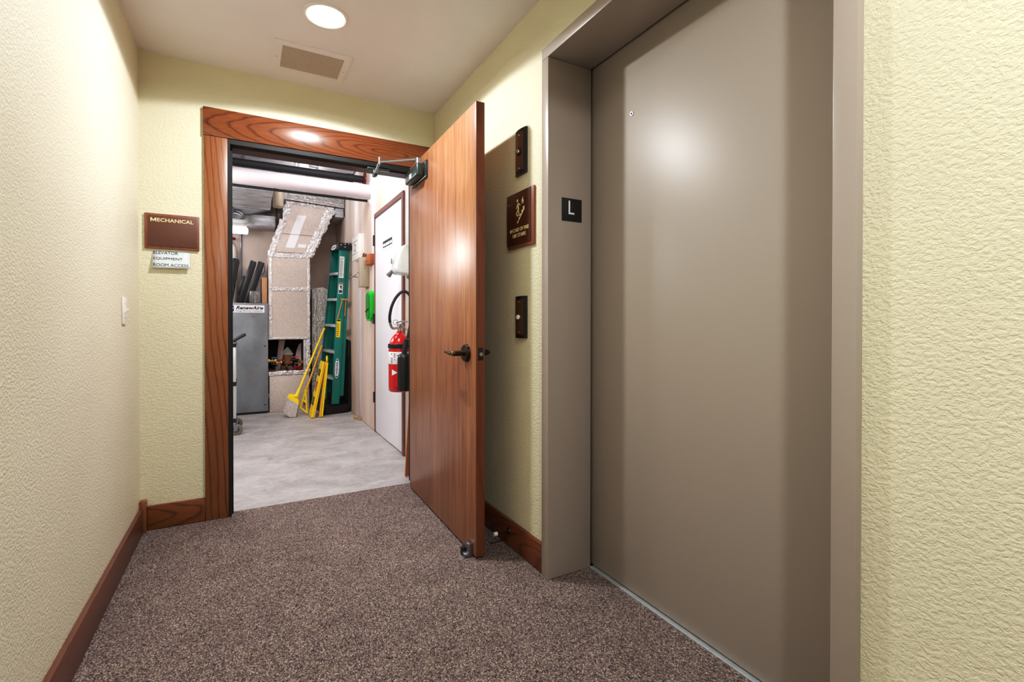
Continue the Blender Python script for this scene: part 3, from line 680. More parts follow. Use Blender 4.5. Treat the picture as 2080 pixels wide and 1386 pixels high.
def sticker(name, x, z, w, h, mat, d=.0024):
    return obj(name, plate(on_rail(MR, x-w/2, z, d), rx, rz, w, h, .0006), mat, t)
s1 = sticker('instruction_sticker', -.006, 1.46, .052, .25, 'white_label')
tx = MB()
for k in range(22): tx.box((-.028, -.0036, 1.475+k*.0102), (-.028+.044*rnd.uniform(.6, 1), -.0032, 1.479+k*.0102), 0, MR)
obj('printed_lines', tx, 'dark_ink', s1, smooth=None)
s2 = sticker('pictogram_sticker', -.006, 1.275, .046, .125, 'white_label')
obj('red_heading', plate(on_rail(MR, -.027, 1.382, .0032), rx, rz, .042, .014, .0004), 'red_ink', s2)
obj('figure', MB().prism([(-.020, 1.37), (.010, 1.37), (.004, 1.35), (.010, 1.335), (-.004, 1.330), (-.010, 1.348)], 'Y', -.0038, -.0032, MR).box((-.024, -.0038, 1.285), (.012, -.0032, 1.318), 0, MR), 'dark_ink', s2, smooth=None)
s3 = sticker('caution_sticker', -.008, .77, .044, .21, 'yellow')
obj('heading_bar', MB().box((-.027, -.0038, .955), (.011, -.0032, .975), 0, MR), 'black_ink', s3, smooth=None)
tx = MB()
for k in range(7): tx.box((-.024, -.0038, .785+k*.022), (-.024+.030*rnd.uniform(.5, 1), -.0032, .793+k*.022), 0, MR)
obj('printed_lines', tx, 'black_ink', s3, smooth=None)
lc = on_rail(MR, -.002, .41)
s4 = obj('logo_oval', ellipse(lc, rx, rz, .024, .115, .0012), 'white_label', t)
obj('logo_field', ellipse(lc+rn*.0013, rx, rz, .019, .108, .0005), 'blue_ink', s4)
obj('logo_band', plate(lc+rn*.0019-rx*.0165-rz*.085, rx, rz, .033, .17, .0004), 'white_label', s4)
obj('logo_lettering', lettering('WERNER', lc+rn*.0026+rx*.011, rz, -rx, .155, .022, .0004, .03), 'blue_ink', s4, smooth=None)
sp = obj('spreader', MB().tube([on_rail(MR, .020, 1.205, .006), on_rail(MR, -.022, .985, .006)], .007, 8, 0).box((.0, -.010, 1.20), (.085, -.003, 1.222), .002, MR), 'tan_wood', t)
obj('spreader_bar', MB().tube([on_rail(MR3, -.0, 1.115, .006), on_rail(MR3, -.006, .93, .006)], .008, 8, 0), 'tan_wood', sp)
for (x, y) in ((.917, 5.895), (.825, 6.325)):
    obj('foot', MB().box((x-.046, y-.020, .108), (x+.044, y+.020, .117), .003), 'black_rubber', t)

# black bag under and behind the ladder
mb = MB().hull([(.785, 5.85, 0), (1.075, 5.91, 0), (1.085, 6.42, 0), (.75, 6.42, 0), (.81, 5.865, .10), (1.08, 5.91, .102), (1.09, 6.40, .105), (.77, 6.40, .10)])
mb.hull([(1.062, 5.93, .03), (1.105, 5.93, .03), (1.105, 6.40, .03), (1.062, 6.40, .03), (1.072, 5.94, .45), (1.105, 5.94, .45), (1.085, 5.97, .84), (1.105, 5.97, .84), (1.085, 6.38, .86), (1.105, 6.38, .86)])
single('black_bag', mb, 'black_soft', 'black plastic bag lying under the foot of the green ladder', 'bag', (.95, 6.1, 0), smooth=60).modifiers.new('soft_edges', 'BEVEL').width = .012

# wet floor sign, folded
t = thing('caution_sign', 'folded yellow wet floor caution sign standing beside the ladder', 'floor sign', (.70, 5.83, 0))
def leaf_panel(xb, xt, zt, y0, y1, th, tw=.86):
    """upright panel: bottom x xb, top x xt, wide along y, thickness th along x"""
    yc = (y0+y1)/2; hw = (y1-y0)/2
    P = [(xb, y0, .006), (xb+th, y0, .006), (xb, y1, .006), (xb+th, y1, .006), (xt, yc-hw*tw, zt), (xt+th, yc-hw*tw, zt), (xt, yc+hw*tw, zt), (xt+th, yc+hw*tw, zt)]
    return MB().hull(P)
p1 = obj('panel', leaf_panel(.640, .765, .615, 5.725, 5.955, .016), 'yellow', t)
obj('rib', MB().hull([(.657, 5.722, .004), (.675, 5.722, .004), (.655, 5.745, .004), (.672, 5.745, .004), (.782, 5.738, .60), (.792, 5.738, .60), (.782, 5.757, .60), (.792, 5.757, .60)]), 'yellow2', p1)
p2 = obj('panel', leaf_panel(.745, .806, .60, 5.73, 5.95, .016), 'yellow', t)
obj('rib', MB().hull([(.722, 5.733, .004), (.740, 5.733, .004), (.722, 5.755, .004), (.740, 5.755, .004), (.793, 5.745, .58), (.803, 5.745, .58), (.793, 5.765, .58), (.803, 5.765, .58)]), 'yellow2', p2)
obj('carry_handle', MB().tube([(.822+.016*math.cos(a)*.6, 5.84+.05*math.cos(a), .637+.032*math.sin(a)) for a in [k*math.pi/8 for k in range(17)]], .010, 10, 2), 'yellow', t)
obj('hinge_pin', MB().cyl((.795, 5.76, .592), (.795, 5.93, .592), .014, 14), 'yellow', t)
pu = V((.125, 0, .609)).normalized(); pn_ = V((-.609, 0, .125)).normalized()
def onp(z, d=.0014): return V((.640+.125*(z-.006)/.609, 5.838, z))+pn_*d
for s, z, w, h, m_ in (('CAUTION', .455, .175, .075, 'black_ink'), ('WET', .285, .15, .11, 'red_ink'), ('FLOOR', .13, .17, .095, 'black_ink')):
    obj('lettering', lettering(s, onp(z), -Y, pu, w, h, .0005, .02), m_, p1, smooth=None)

# broom and mop frame
def broom():
    t = thing('push_broom', 'yellow broom with grey bristles leaning left of the ladder', 'broom', (.47, 5.95, 0))
    top, bot = V((.852, 6.25, .985)), V((.512, 5.93, .232))
    obj('handle', MB().cyl(bot, top, .0125, 14).frustum(bot-(top-bot).normalized()*.02, .024, bot+(top-bot).normalized()*.09, .014, 16), 'yellow', t)
    obj('head', MB().hull([(.415, 5.92, .215), (.425, 5.97, .235), (.53, 5.90, .130), (.545, 5.95, .155), (.425, 5.92, .245), (.44, 5.97, .255), (.53, 5.91, .18), (.54, 5.95, .20), (.50, 5.93, .25)]), 'yellow', t)
    obj('bristles', MB().hull([(.418, 5.92, .212), (.428, 5.97, .228), (.525, 5.90, .135), (.538, 5.95, .15), (.372, 5.90, .065), (.385, 5.99, .07), (.435, 5.88, .004), (.50, 5.88, .002), (.518, 5.93, .006), (.45, 6.0, .004)]), 'bristle', t, label='grey fibre bristles', smooth=60)
broom()
t = thing('mop_frame', 'orange yellow mop handle with an empty triangular clamp behind the broom', 'mop', (.58, 5.98, 0))
top, bot = V((.825, 6.27, .775)), V((.616, 6.05, .245))
obj('handle', MB().cyl(bot, top, .0115, 14), 'yellow2', t)
mb = MB()
A, B, C = V((.618, 6.045, .27)), V((.565, 6.04, .075)), V((.628, 5.995, .014))
mb.tube([A, B], .011, 8, 0).tube([A, C], .011, 8, 0).tube([B, C], .011, 8, 0).tube([lerp(A, B, .55), lerp(A, C, .55)], .010, 8, 0).frustum(A, .022, bot+V((.012, .012, .03)), .014, 12)
obj('clamp', mb, 'yellow', t)
obj('wing_nut', MB().sphere((.605, 6.03, .12), .016, (1, .6, 1)), 'dark_red', t)

# ------------------------------------------------------------------ ventilation cabinet and what stands on it
t = thing('ventilation_unit', 'grey metal ventilation cabinet with a RenewAire label', 'ventilation unit', (-.2, 6.6, 0))
obj('case', MB().box((-.75, 6.312, .022), (.243, 6.90, 1.279), .004), 'erv', t)
obj('base_shadow', MB().box((-.74, 6.33, -.003), (.233, 6.89, .022)), 'black_frame', t)  # black strip stands in for the shadow under the cabinet
lb = obj('label', MB().box((-.165, 6.3095, 1.168), (.206, 6.3125, 1.252)), 'white_label', t)
obj('lettering', lettering('RenewAire', (.055, 6.3091, 1.2025), X, Z, .275, .040, .0004, .03, .35), 'black_ink', lb, smooth=None)
obj('lettering', lettering('Energy Recovery Ventilators', (.052, 6.3091, 1.175), X, Z, .272, .020, .0004, .01, .3), 'dark_ink', lb, smooth=None)
obj('emblem', MB().prism([(-.155, 1.18), (-.10, 1.18), (-.10, 1.243), (-.155, 1.243)], 'Y', 6.3085, 6.3094), 'blue_ink', lb, smooth=None)
obj('emblem_stripe', MB().prism([(-.15, 1.185), (-.135, 1.185), (-.105, 1.215), (-.105, 1.228)], 'Y', 6.3078, 6.3084).prism([(-.15, 1.212), (-.15, 1.225), (-.128, 1.238), (-.118, 1.238)], 'Y', 6.3078, 6.3084), 'white_label', lb, smooth=None)
for x, z, m_ in ((.094, 1.125, 'red_ink'), (.088, .475, 'red_ink'), (.21, .78, 'black_ink'), (.21, .10, 'black_ink')):
    obj('screw', MB().sphere((x, 6.312, z), .008, (1, .4, 1), 10, 8), m_, t)
obj('door_latch', MB().box((.243, 6.33, .17), (.252, 6.36, .22), .002), 'steel', t)

def slim_case(label, bx, tx, tz, y0, y1, th, shift, extra=None):
    """leaning flat black device: bottom x bx, top x tx, th thick across"""
    t = thing('flat_screen', label, 'monitor', (bx, (y0+y1)/2, 1.281), 'black flat devices on the ventilation unit')
    a = math.atan2(tx-bx, tz-1.281); L = math.hypot(tx-bx, tz-1.281)
    m = Matrix.Translation((bx, 0, 1.2815+max(0, th*math.sin(a)*.0))) @ Matrix.Rotation(a, 4, 'Y')
    obj('back_shell', MB().box((0, y0, th*math.sin(a)), (th, y1, L), .006, m), 'black_plastic', t)
    obj('bezel', MB().box((th, y0+.004, .02+th*math.sin(a)), (th+.012, y1-.004, L-.004), .003, m), 'grey_plastic' if extra == 'bezel' else 'black_rubber', t)
    if extra != 'cable': obj('stand_mount', MB().box((-.030, y0+.01, .10), (0, y1-.10, L*.62), .004, m), 'black_plastic', t)
    if extra != 'stand': obj('cable', MB().tube([m @ V((th+.016, y0+.03, L*.95)), m @ V((th+.035, y0+.03, L*.82)), m @ V((th+.018, y0+.03, L*.70))], .004, 6), 'black_rubber' if extra else 'grey_plastic', t)
    return t
slim_case('leftmost black flat screen leaning on the grey cabinet, cut by the door jamb', -.185, -.110, 1.79, 6.36, 6.72, .050, 0)
slim_case('middle black flat screen leaning on the grey cabinet', -.072, .068, 1.775, 6.36, 6.74, .052, 0, 'stand')
slim_case('rightmost black flat screen leaning on the grey cabinet, cables behind it', .006, .148, 1.772, 6.38, 6.74, .058, 0, 'cable')
mb = MB().box((.052, 6.325, 1.2805), (.170, 6.37, 1.42), .010)
t = thing('clear_packet', 'clear plastic packet standing at the cabinet edge beside the carton', 'packet', (.11, 6.345, 1.28))
obj('film', mb, 'clear', t)
obj('contents', MB().box((.085, 6.338, 1.2815), (.100, 6.360, 1.40), .003).box((.125, 6.338, 1.2815), (.135, 6.360, 1.38), .003), 'black_plastic', t)
t = thing('carton', 'narrow brown cardboard carton on the right end of the grey cabinet', 'box', (.207, 6.5, 1.28))
obj('body', MB().box((.180, 6.335, 1.2805), (.2355, 6.70, 1.575), .001), 'cardboard', t)
obj('flap', MB().box((.1805, 6.337, 1.5755), (.235, 6.51, 1.5775)).box((.1805, 6.515, 1.5755), (.235, 6.69, 1.578)), 'cardboard', t)

# ------------------------------------------------------------------ foil wrapped ductwork
t = thing('insulated_duct', 'foil wrapped duct rising and slanting right behind the grey cabinet', 'duct', (.47, 6.5, .85))
poly = [(.248, .853), (.70, .852), (.70, 1.85), (.985, 2.475), (.46, 2.505), (.248, 1.84)]
obj('body', MB().prism(poly, 'Y', 6.345, 6.80), 'foil_kraft', t, smooth=None)
tp = MB(); f = -Y
for k, (a, b, w) in enumerate((((.268, 1.83), (.478, 2.49), .075), ((.680, 1.86), (.955, 2.465), .10), ((.26, 1.845), (.69, 1.858), .06), ((.26, 1.447), (.69, 1.455), .05), ((.27, .868), (.68, .868), .025), ((.47, 2.485), (.97, 2.462), .04))):
    tp = MB().strip((a[0], 6.3435, a[1]), (b[0], 6.3435, b[1]), w, f, .007, k)
    obj('foil_tape', tp, 'foil_tape', t, smooth=None)
tp = MB().strip((.276, 6.3435, 1.82), (.272, 6.3435, .88), .03, f, .004, 21); obj('foil_tape', tp, 'foil_tape', t, smooth=None)
tp = MB().strip((.688, 6.3435, 1.82), (.688, 6.3435, .87), .03, f, .004, 22); obj('foil_tape', tp, 'foil_tape', t, smooth=None)
obj('patch', plate((.43, 6.342, 1.945), V((1, 0, .0)), V((.1, 0, .3)), .10, .42, .0015), 'white_label', t, label='paler rectangular patch of facing')
obj('patch', plate((.56, 6.342, 1.955), X, V((.1, 0, .3)), .09, .045, .0015), 'white_label', t)
obj('seam', MB().box((.40, 6.3405, 2.105), (.80, 6.3432, 2.110)), 'brown_frame', t)
obj('seam', MB().box((.34, 6.3405, 1.885), (.66, 6.3432, 1.890)), 'brown_frame', t)
t = thing('box_duct', 'grey foil faced box duct above the slanting duct', 'duct', (.75, 6.55, 2.48))
obj('body', MB().prism([(.41, 2.525), (1.105, 2.492), (1.105, 2.74), (.41, 2.74)], 'Y', 6.36, 6.82), 'foil_grey', t, smooth=None)
obj('end_collar', MB().box((.995, 6.37, 2.375), (1.10, 6.80, 2.482), .003), 'galv', t)
obj('edge_angle', MB().box((1.1055, 6.345, 2.38), (1.1105, 6.358, 2.74)), 'black_frame', t)
obj('foil_tape', MB().strip((.46, 6.3585, 2.56), (1.09, 6.3585, 2.53), .035, f, .008, 31), 'foil_tape', t, smooth=None)
t = thing('duct_plenum', 'foil faced block on the floor under the dark opening', 'duct', (.47, 6.55, 0))
obj('base_block', MB().box((.255, 6.345, -.002), (.69, 6.92, .470), .004), 'foil_kraft', t)
obj('side_post', MB().box((.655, 6.345, .471), (.70, 6.80, .849), .003), 'foil_grey', t)
obj('metal_edge', MB().box((.628, 6.35, .472), (.654, 6.42, .848), .002), 'galv', t)
obj('foil_tape', MB().strip((.25, 6.3435, .445), (.69, 6.3435, .455), .055, f, .009, 41), 'foil_tape', t, smooth=None)
obj('foil_tape', MB().strip((.678, 6.343, .455), (.678, 6.343, .85), .05, f, .006, 42), 'foil_tape', t, smooth=None)
obj('opening_shade', MB().box((.255, 6.925, .0), (.70, 6.94, .848)), 'black_frame', t)  # black sheet puts the opening's dark interior into colour
t = thing('side_duct', 'crinkled silver foil duct filling the corner behind the ladder', 'duct', (.82, 6.7, 0))
obj('body', MB().prism([(.735, -.002), (.90, -.002), (.93, 1.10), (.935, 1.46), (.86, 1.50), (.735, 1.47)], 'Y', 6.46, 6.98), 'foil_grey', t, smooth=None)
obj('upper_board', MB().box((.74, 6.985, 1.40), (1.104, 7.0, 2.46)), 'backwall', t, label='plain grey board above the foil')
obj('foil_tape', MB().strip((.74, 6.4585, 1.09), (.92, 6.4585, 1.10), .05, f, .008, 51).strip((.77, 6.4585, .02), (.77, 6.4585, 1.42), .05, f, .008, 52).strip((.74, 6.4585, .40), (.90, 6.4585, .41), .05, f, .01, 53), 'foil_tape', t, smooth=None)

# things lying in the dark opening
G = 'pipe fittings heaped in the dark opening'
single('loose_board', MB().hull([(.335, 6.62, .4705), (.385, 6.60, .4705), (.375, 6.62, .835), (.44, 6.60, .835), (.335, 6.635, .4705), (.385, 6.615, .4705), (.375, 6.635, .835), (.44, 6.615, .835)]), 'pink_board', 'pale board leaning on the left in the dark opening', 'board', (.37, 6.62, .47))
single('loose_board', MB().prism([(.54, .4715), (.625, .4715), (.625, .80), (.595, .775), (.575, .72), (.555, .62)], 'Y', 6.60, 6.615), 'pink_board', 'rounded pinkish board standing on the right in the dark opening', 'board', (.59, 6.6, .47))
single('carton', MB().box((.40, 6.66, .4705), (.53, 6.80, .650), .002).box((.40, 6.658, .60), (.53, 6.6595, .604)), 'cardboard_red', 'reddish printed carton in the dark opening', 'box', (.46, 6.73, .47))
mb = MB()
mb.hull([(.395, 6.66, .6515), (.54, 6.655, .6515), (.40, 6.79, .6515), (.535, 6.79, .6515), (.40, 6.68, .675), (.455, 6.69, .735), (.48, 6.70, .745), (.52, 6.69, .70), (.54, 6.70, .668), (.47, 6.77, .74)])
single('plastic_bag', mb, 'white_bag', 'crumpled translucent plastic bag on the reddish carton', 'bag', (.46, 6.72, .651))
def valve(label, x, y, z, hc, s=1., bodymat='brass'):
    t = thing('pipe_fitting', label, 'valve', (x, y, z), G)
    obj('body', MB().cyl((x-.03*s, y, z+.020*s), (x+.03*s, y, z+.020*s), .014*s, 12).cyl((x-.036*s, y, z+.020*s), (x-.022*s, y, z+.020*s), .019*s, 6).cyl((x+.022*s, y, z+.020*s), (x+.036*s, y, z+.020*s), .019*s, 6).cyl((x, y, z+.02*s), (x, y, z+.045*s), .008*s, 10), bodymat, t)
    obj('handle', MB().box((x-.008*s, y-.010*s, z+.045*s), (x+.055*s, y+.010*s, z+.056*s), .003) if hc != 'dark_red' else MB().lathe([(.012*s, -.004), (.026*s, -.005), (.03*s, 0), (.026*s, .005), (.012*s, .004)], (x, y, z+.052*s)), hc, t)
    return t
valve('brass valve with a blue handle, left in the dark opening', .290, 6.42, .575, 'blue_plastic', 1.2)
valve('brass valve with a round dark red handle, left in the dark opening', .365, 6.45, .555, 'dark_red', .9)
valve('brass valve with a bright red handle, middle of the dark opening', .520, 6.44, .585, 'red_paint', 1.0, 'black_plastic')
def fitting(label, x, y, z, r, axis, mat, group=G):
    t = thing('pipe_fitting', label, 'pipe fitting', (x, y, z), group)
    a = V(axis).normalized()
    obj('body', MB().lathe([(r*.55, -r*1.3), (r, -r*1.3), (r, -r*.6), (r*.8, -r*.5), (r*.8, r*.6), (r, r*.7), (r, r*1.4), (r*.55, r*1.4)], (x, y, z+r*1.05), a, 18).cyl(V((x, y, z+r*1.05)), V((x, y, z+r*1.05))+V((a.y, -a.x, .3)).normalized()*r*1.5, r*.7, 14), mat, t, smooth=40)
    return t
fitting('brass ring fitting at the right of the dark opening', .598, 6.40, .555, .022, (.2, -1, 0), 'brass')
fitting('black pipe elbow on top of the fittings in the dark opening', .555, 6.46, .560, .024, (.6, -1, .1), 'black_plastic')
fitting('dark red pipe cap low at the right of the dark opening', .570, 6.392, .472, .030, (.8, -1, 0), 'dark_red')
small = 'small dark metal pipe fitting in the heap in the dark opening'
placed = [(.290, 6.42, .59, .055), (.365, 6.45, .575, .045), (.520, 6.44, .61, .05), (.598, 6.40, .578, .036), (.555, 6.46, .585, .04), (.570, 6.385, .508, .045)]
rnd = random.Random(11); count = 0
for k in range(400):
    if count >= 24: break
    r = rnd.uniform(.011, .019); q = r*1.75; x = rnd.uniform(.275, .60); y = rnd.uniform(6.375, 6.54)
    z = .472+q
    for (a, b, c, g) in sorted(placed, key=lambda p: p[2]):
        dd = math.hypot(x-a, y-b)
        if dd < g+q: z = max(z, c+math.sqrt((g+q)**2-dd*dd))
    if z > .472+.095 or any((x-a)**2+(y-b)**2+(z-c)**2 < (g+q)**2-1e-6 for a, b, c, g in placed): continue
    placed.append((x, y, z, q)); count += 1
    fitting(small, x, y, z-r*1.05, r, (rnd.uniform(-1, 1), -1, rnd.uniform(-.2, .4)), rnd.choice(['black_plastic', 'bronze', 'black_rubber', 'steel', 'bronze', 'brass']), 'small fittings heaped in the dark opening')

# ------------------------------------------------------------------ overhead pipes and ducts
t = thing('insulated_pipe', 'thick white jacketed pipe crossing the mechanical room into the drywall', 'pipe', (.3, 4.95, 2.36))
obj('jacket', MB().cyl((-.085, 4.95, 2.361), (1.1106, 4.95, 2.361), .0715, 40), 'pipe_white', t)
obj('jacket', MB().cyl((-2.5, 4.95, 2.361), (-.115, 4.95, 2.361), .0715, 40), 'pipe_white', t)
obj('coupling', MB().cyl((-.115, 4.95, 2.361), (-.085, 4.95, 2.361), .062, 40), 'galv', t)
obj('mud_collar', MB().lathe([(.0716, 0), (.115, 0), (.10, .002), (.0725, .004)], (1.1098, 4.95, 2.361), (-1, 0, 0), 40), 'white_label', t)
t = thing('black_pipe', 'black foam covered pipe above the white pipe', 'pipe', (.3, 5.2, 2.55))
obj('run', MB().cyl((-2.5, 5.2, 2.55), (1.1106, 5.2, 2.55), .036, 24), 'pipe_black', t)
obj('joint', MB().cyl((.93, 5.2, 2.55), (.99, 5.2, 2.55), .041, 24), 'pipe_black', t)
obj('wall_seal', MB().lathe([(.037, .0), (.075, 0), (.07, .012), (.037, .02)], (1.1095, 5.2, 2.55), (-1, 0, 0), 28), 'dark_red', t, label='red fire seal where the pipe enters the drywall')
single('black_pipe', MB().cyl((-2.5, 5.09, 2.305), (1.1106, 5.09, 2.305), .0125, 16), 'pipe_black', 'thin black pipe just under the white pipe', 'pipe', (.3, 5.09, 2.305))
t = thing('ceiling_duct', 'wide galvanised duct close under the deck', 'duct', (-.2, 6.0, 2.75))
obj('body', MB().box((-2.4, 5.40, 2.752), (1.09, 6.22, 2.93), .004), 'galv', t)
for x in (-.62, .005, .66): obj('seam', MB().box((x-.012, 5.395, 2.738), (x+.012, 6.23, 2.752), .002), 'galv_dark', t)
t = thing('pipe_hanger', 'pale steel bracket hanging from the galvanised duct', 'bracket', (.50, 5.36, 2.66))
obj('plate', MB().box((.42, 5.30, 2.665), (.57, 5.32, 2.72), .002), 'pipe_white', t)
obj('strap', MB().box((.44, 5.30, 2.60), (.455, 5.32, 2.665)).box((.475, 5.30, 2.60), (.49, 5.32, 2.665)).box((.58, 5.30, 2.63), (.67, 5.33, 2.70), .004), 'steel', t)
t = thing('supply_duct', 'flat galvanised duct under the black pipe at the upper left', 'duct', (-.6, 5.5, 2.30))
obj('body', MB().box((-2.3, 5.16, 2.30), (.248, 5.92, 2.47), .004), 'galv', t)
for y in (5.40, 5.66): obj('seam', MB().box((-2.3, y-.008, 2.293), (.247, y+.008, 2.30), .001), 'galv_dark', t)
for x in (-1.9, -.15): obj('hanger_strap', MB().box((x, 5.5, 2.47), (x+.03, 5.503, HM+.001)), 'galv_dark', t)
obj('flange', MB().box((-2.3, 5.92, 2.285), (.255, 5.95, 2.48), .002), 'galv_dark', t)
t = thing('hanging_canister', 'beige rounded canister between the flat duct and the slanting duct', 'canister', (.36, 6.1, 2.32))
obj('body', MB().lathe([(0, 2.33), (.045, 2.332), (.055, 2.345), (.056, 2.60), (0, 2.60)], (.335, 5.98, 0), seg=24), 'beige_metal', t)
obj('strap', MB().box((.31, 6.05, 2.24), (.335, 6.09, 2.75)).box((.36, 6.06, 2.23), (.385, 6.09, 2.75)), 'black_frame', t)
t = thing('return_duct', 'light galvanised duct behind the flat duct at the upper left', 'duct', (-.5, 6.5, 2.25))
obj('body', MB().prism([(-2.3, 2.355), (.06, 2.355), (.28, 2.42), (.28, 2.60), (-2.3, 2.60)], 'Y', 6.36, 6.62), 'alu', t)
obj('drop', MB().box((-2.3, 6.64, 2.235), (.34, 6.98, 2.36), .003), 'galv', t)
t = thing('flexible_duct', 'silver flexible duct coil under the light duct', 'duct', (-.08, 6.52, 2.2))
mb = MB()
for k in range(5):
    mb.tube([(-.09+.085*math.cos(a), 6.42+.03*k, 2.285+.055*math.sin(a)) for a in [j*math.pi/8 for j in range(17)]], .012, 8, 2)
obj('coil', mb, 'steel', t)
obj('hanger_strap', MB().box((-.12, 6.345, 2.25), (-.10, 6.348, HM+.001)), 'steel', t)
obj('sleeve', MB().tube([(-.4, 6.45, 2.26), (-.15, 6.42, 2.225), (.0, 6.43, 2.222), (.02, 6.5, 2.26)], .03, 12), 'white_bag', t)
t = thing('strip_light', 'white fluorescent strip light below the ducts at the upper left', 'light', (-.55, 6.72, 2.15))
obj('diffuser', MB().box((-1.25, 6.60, 2.135), (.045, 6.80, 2.19), .02, seg=3), 'tube', t)
obj('housing', MB().box((-1.24, 6.62, 2.19), (.03, 6.78, 2.232), .003), 'white_plastic', t)
for x in (-1.0, -.2): obj('hanger_rod', MB().cyl((x, 6.63, 2.23), (x, 6.63, HM+.001), .004, 8), 'steel', t)
t = thing('expansion_tank', 'white tank with a red valve standing behind the black screens', 'tank', (-.14, 7.0, 1.0))
obj('shell', MB().lathe([(0, -.003), (.07, -.003), (.075, .05), (.075, 1.93), (.066, 1.99), (.045, 2.03), (.03, 2.04), (.028, 2.06), (0, 2.06)], (-.155, 6.995, 0), seg=32), 'white_plastic', t, smooth=50)
obj('valve_wheel', MB().cyl((-.145, 6.985, 2.055), (-.145, 6.985, 2.085), .010, 10).lathe([(.012, -.012), (.045, -.014), (.055, 0), (.045, .014), (.012, .012)], (-.140, 6.96, 2.098)), 'dark_red', t)
single('conduit', MB().cyl((-.035, 7.06, .0), (-.035, 7.06, 2.20), .012, 10), 'steel', 'thin dark conduit on the far wall right of the white tank', 'conduit', (-.035, 7.06, 0))
single('drain_pipe', MB().cyl((1.06, 7.04, 1.2), (1.06, 7.04, 2.94), .012, 10), 'dark_red', 'thin dark red pipe in the far corner above the ladder', 'pipe', (1.06, 7.04, 1.2))

# ------------------------------------------------------------------ utility cart at the left
t = thing('utility_cart', 'grey service cart with a black push handle, mostly hidden by the door jamb', 'cart', (-.45, 5.4, 0))
cpts = [(-.085, 5.565), (-.085, 5.225), (-.80, 5.565), (-.80, 5.225)]
for x, y in cpts:
    obj('post', MB().box((x-.017, y-.017, .11), (x+.017, y+.017, .865), .004), 'alu', t)
for z in (.145, .488, .850):
    obj('shelf', MB().box((-.835, 5.20, z-.028), (-.066, 5.59, z+.012), .006), 'black_plastic', t)
obj('handle', MB().tube([(-.11, 5.25, .862), (-.05, 5.25, .905), (-.005, 5.26, .930), (.002, 5.30, .934), (.002, 5.50, .934), (-.005, 5.54, .930), (-.05, 5.55, .905), (-.11, 5.55, .862)], .013, 12), 'black_rubber', t)
cast = None
for k, (x, y) in enumerate(cpts):
    if cast is None:
        cast = obj('caster', MB().box((x-.012, y-.022, .075), (x+.012, y+.022, .112), .003).box((x-.004, y-.026, .035), (x+.03, y-.022, .09), .001).box((x-.004, y+.022, .035), (x+.03, y+.026, .09), .001), 'steel', t)
        cwheel = obj('wheel', MB().lathe([(.012, -.016), (.044, -.018), (.051, -.012), (.051, .012), (.044, .018), (.012, .016)], (x+.018, y, .048), (0, 1, 0), 30), 'olive_rubber', cast)
        obj('wheel_hub', MB().cyl((x+.018, y-.0195, .048), (x+.018, y+.0195, .048), .022, 20), 'black_plastic', cast)
    else:
        c = cast.copy(); COL.objects.link(c); c.location = V((x-cpts[0][0], y-cpts[0][1], 0)); c.parent = t
        for ch in list(cast.children):
            g = ch.copy(); COL.objects.link(g); g.parent = c

# ------------------------------------------------------------------ lights
def spot(name, loc, power, size=159, blend=.06, rad=.032, col=(.955, .98, 1)):
    l = bpy.data.lights.new(name, 'SPOT'); l.energy = power; l.spot_size = math.radians(size); l.spot_blend = blend
    l.shadow_soft_size = rad; l.color = col
    o = bpy.data.objects.new(name, l); COL.objects.link(o); o.location = loc; return o
def disc(name, loc, power, size, col=(.955, .98, 1)):
    l = bpy.data.lights.new(name, 'AREA'); l.shape = 'DISK'; l.size = size; l.energy = power; l.color = col; l.spread = math.radians(165)
    o = bpy.data.objects.new(name, l); COL.objects.link(o); o.location = loc; return o
for yy, p in ((2.307, 1.), (-.24, 1.12)):
    spot('downlight_beam', (.324, yy, H-.022), 52*p)
    disc('downlight_disc', (.324, yy, H-.022), 13.5*p, .11)
def area(name, loc, rot, sx, sy, power, col=(1, 1, 1)):
    l = bpy.data.lights.new(name, 'AREA'); l.shape = 'RECTANGLE'; l.size = sx; l.size_y = sy; l.energy = power; l.color = col
    o = bpy.data.objects.new(name, l); COL.objects.link(o); o.location = loc; o.rotation_euler = rot; return o
area('mechanical_room_fixture', (-.3, 3.9, 2.80), (0, 0, 0), .9, .25, 14, (.95, .96, 1))
area('mechanical_room_fixture', (.72, 4.35, 2.80), (0, 0, 0), .6, .3, 15, (.95, .96, 1))
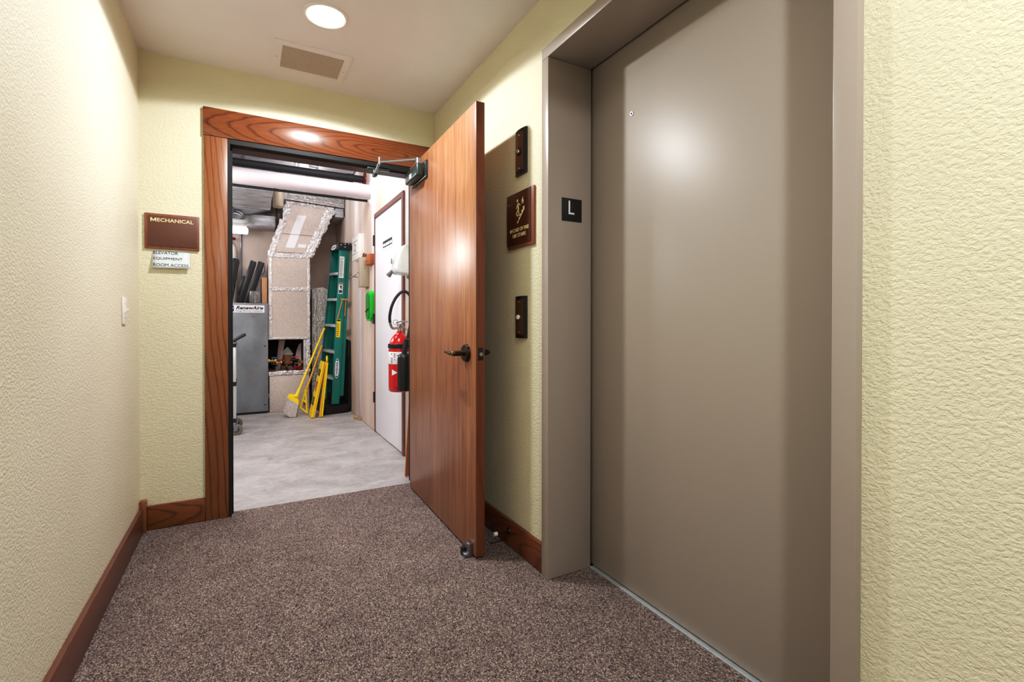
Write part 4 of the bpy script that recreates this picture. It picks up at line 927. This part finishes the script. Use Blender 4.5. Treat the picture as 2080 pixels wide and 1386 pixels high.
def point(name, loc, power, rad, col):
    l = bpy.data.lights.new(name, 'POINT'); l.energy = power; l.shadow_soft_size = rad; l.color = col
    o = bpy.data.objects.new(name, l); COL.objects.link(o); o.location = loc; return o
point('mechanical_room_fill', (-.75, 4.55, 2.0), 50, .16, (1, .97, .975))  # added fill lamps without a fixture, brightening the overhead ducts
point('mechanical_room_fill', (-1.0, 5.9, 1.95), 22, .16, (1, .97, .975))
point('mechanical_room_fill', (.62, 5.62, 2.62), 5, .06, (1, .97, .975))  # added fill hidden above the pipes, lifting the ducts and dark corner
w = bpy.data.worlds.new('world'); SC.world = w; w.use_nodes = True
w.node_tree.nodes['Background'].inputs[0].default_value = (.9, .92, 1, 1); w.node_tree.nodes['Background'].inputs[1].default_value = .0

# ------------------------------------------------------------------ camera
yaw, pit, rol = math.radians(29.0205), math.radians(-.4203), math.radians(.021)
r0 = V((math.cos(yaw), -math.sin(yaw), 0)); d0 = V((math.sin(yaw), math.cos(yaw), 0))
d = d0*math.cos(pit)+Z*math.sin(pit); u = -d0*math.sin(pit)+Z*math.cos(pit)
r = r0*math.cos(rol)+u*math.sin(rol); u = -r0*math.sin(rol)+u*math.cos(rol)
cam = bpy.data.cameras.new('camera'); co = bpy.data.objects.new('camera', cam); COL.objects.link(co)
co.matrix_world = Matrix(((r.x, u.x, -d.x, 0), (r.y, u.y, -d.y, 0), (r.z, u.z, -d.z, 1.0527), (0, 0, 0, 1)))
cam.sensor_width = 36; cam.lens = 983.4448/2080*36; cam.shift_x = -1.685/2080; cam.shift_y = -29.902/2080
cam.clip_start = .02; cam.clip_end = 50
SC.camera = co
SC.view_settings.view_transform = 'Standard'; SC.view_settings.look = 'None'; SC.view_settings.exposure = 0
SC.view_settings.use_curve_mapping = True
cmv = SC.view_settings.curve_mapping; cv = cmv.curves[3]
cv.points.new(.10, .076); cv.points.new(.32, .325); cv.points.new(.65, .69); cmv.update()
SC.cycles.use_denoising = True
SC.cycles.max_bounces = 10; SC.cycles.diffuse_bounces = 6
SC.cycles.sample_clamp_indirect = 6
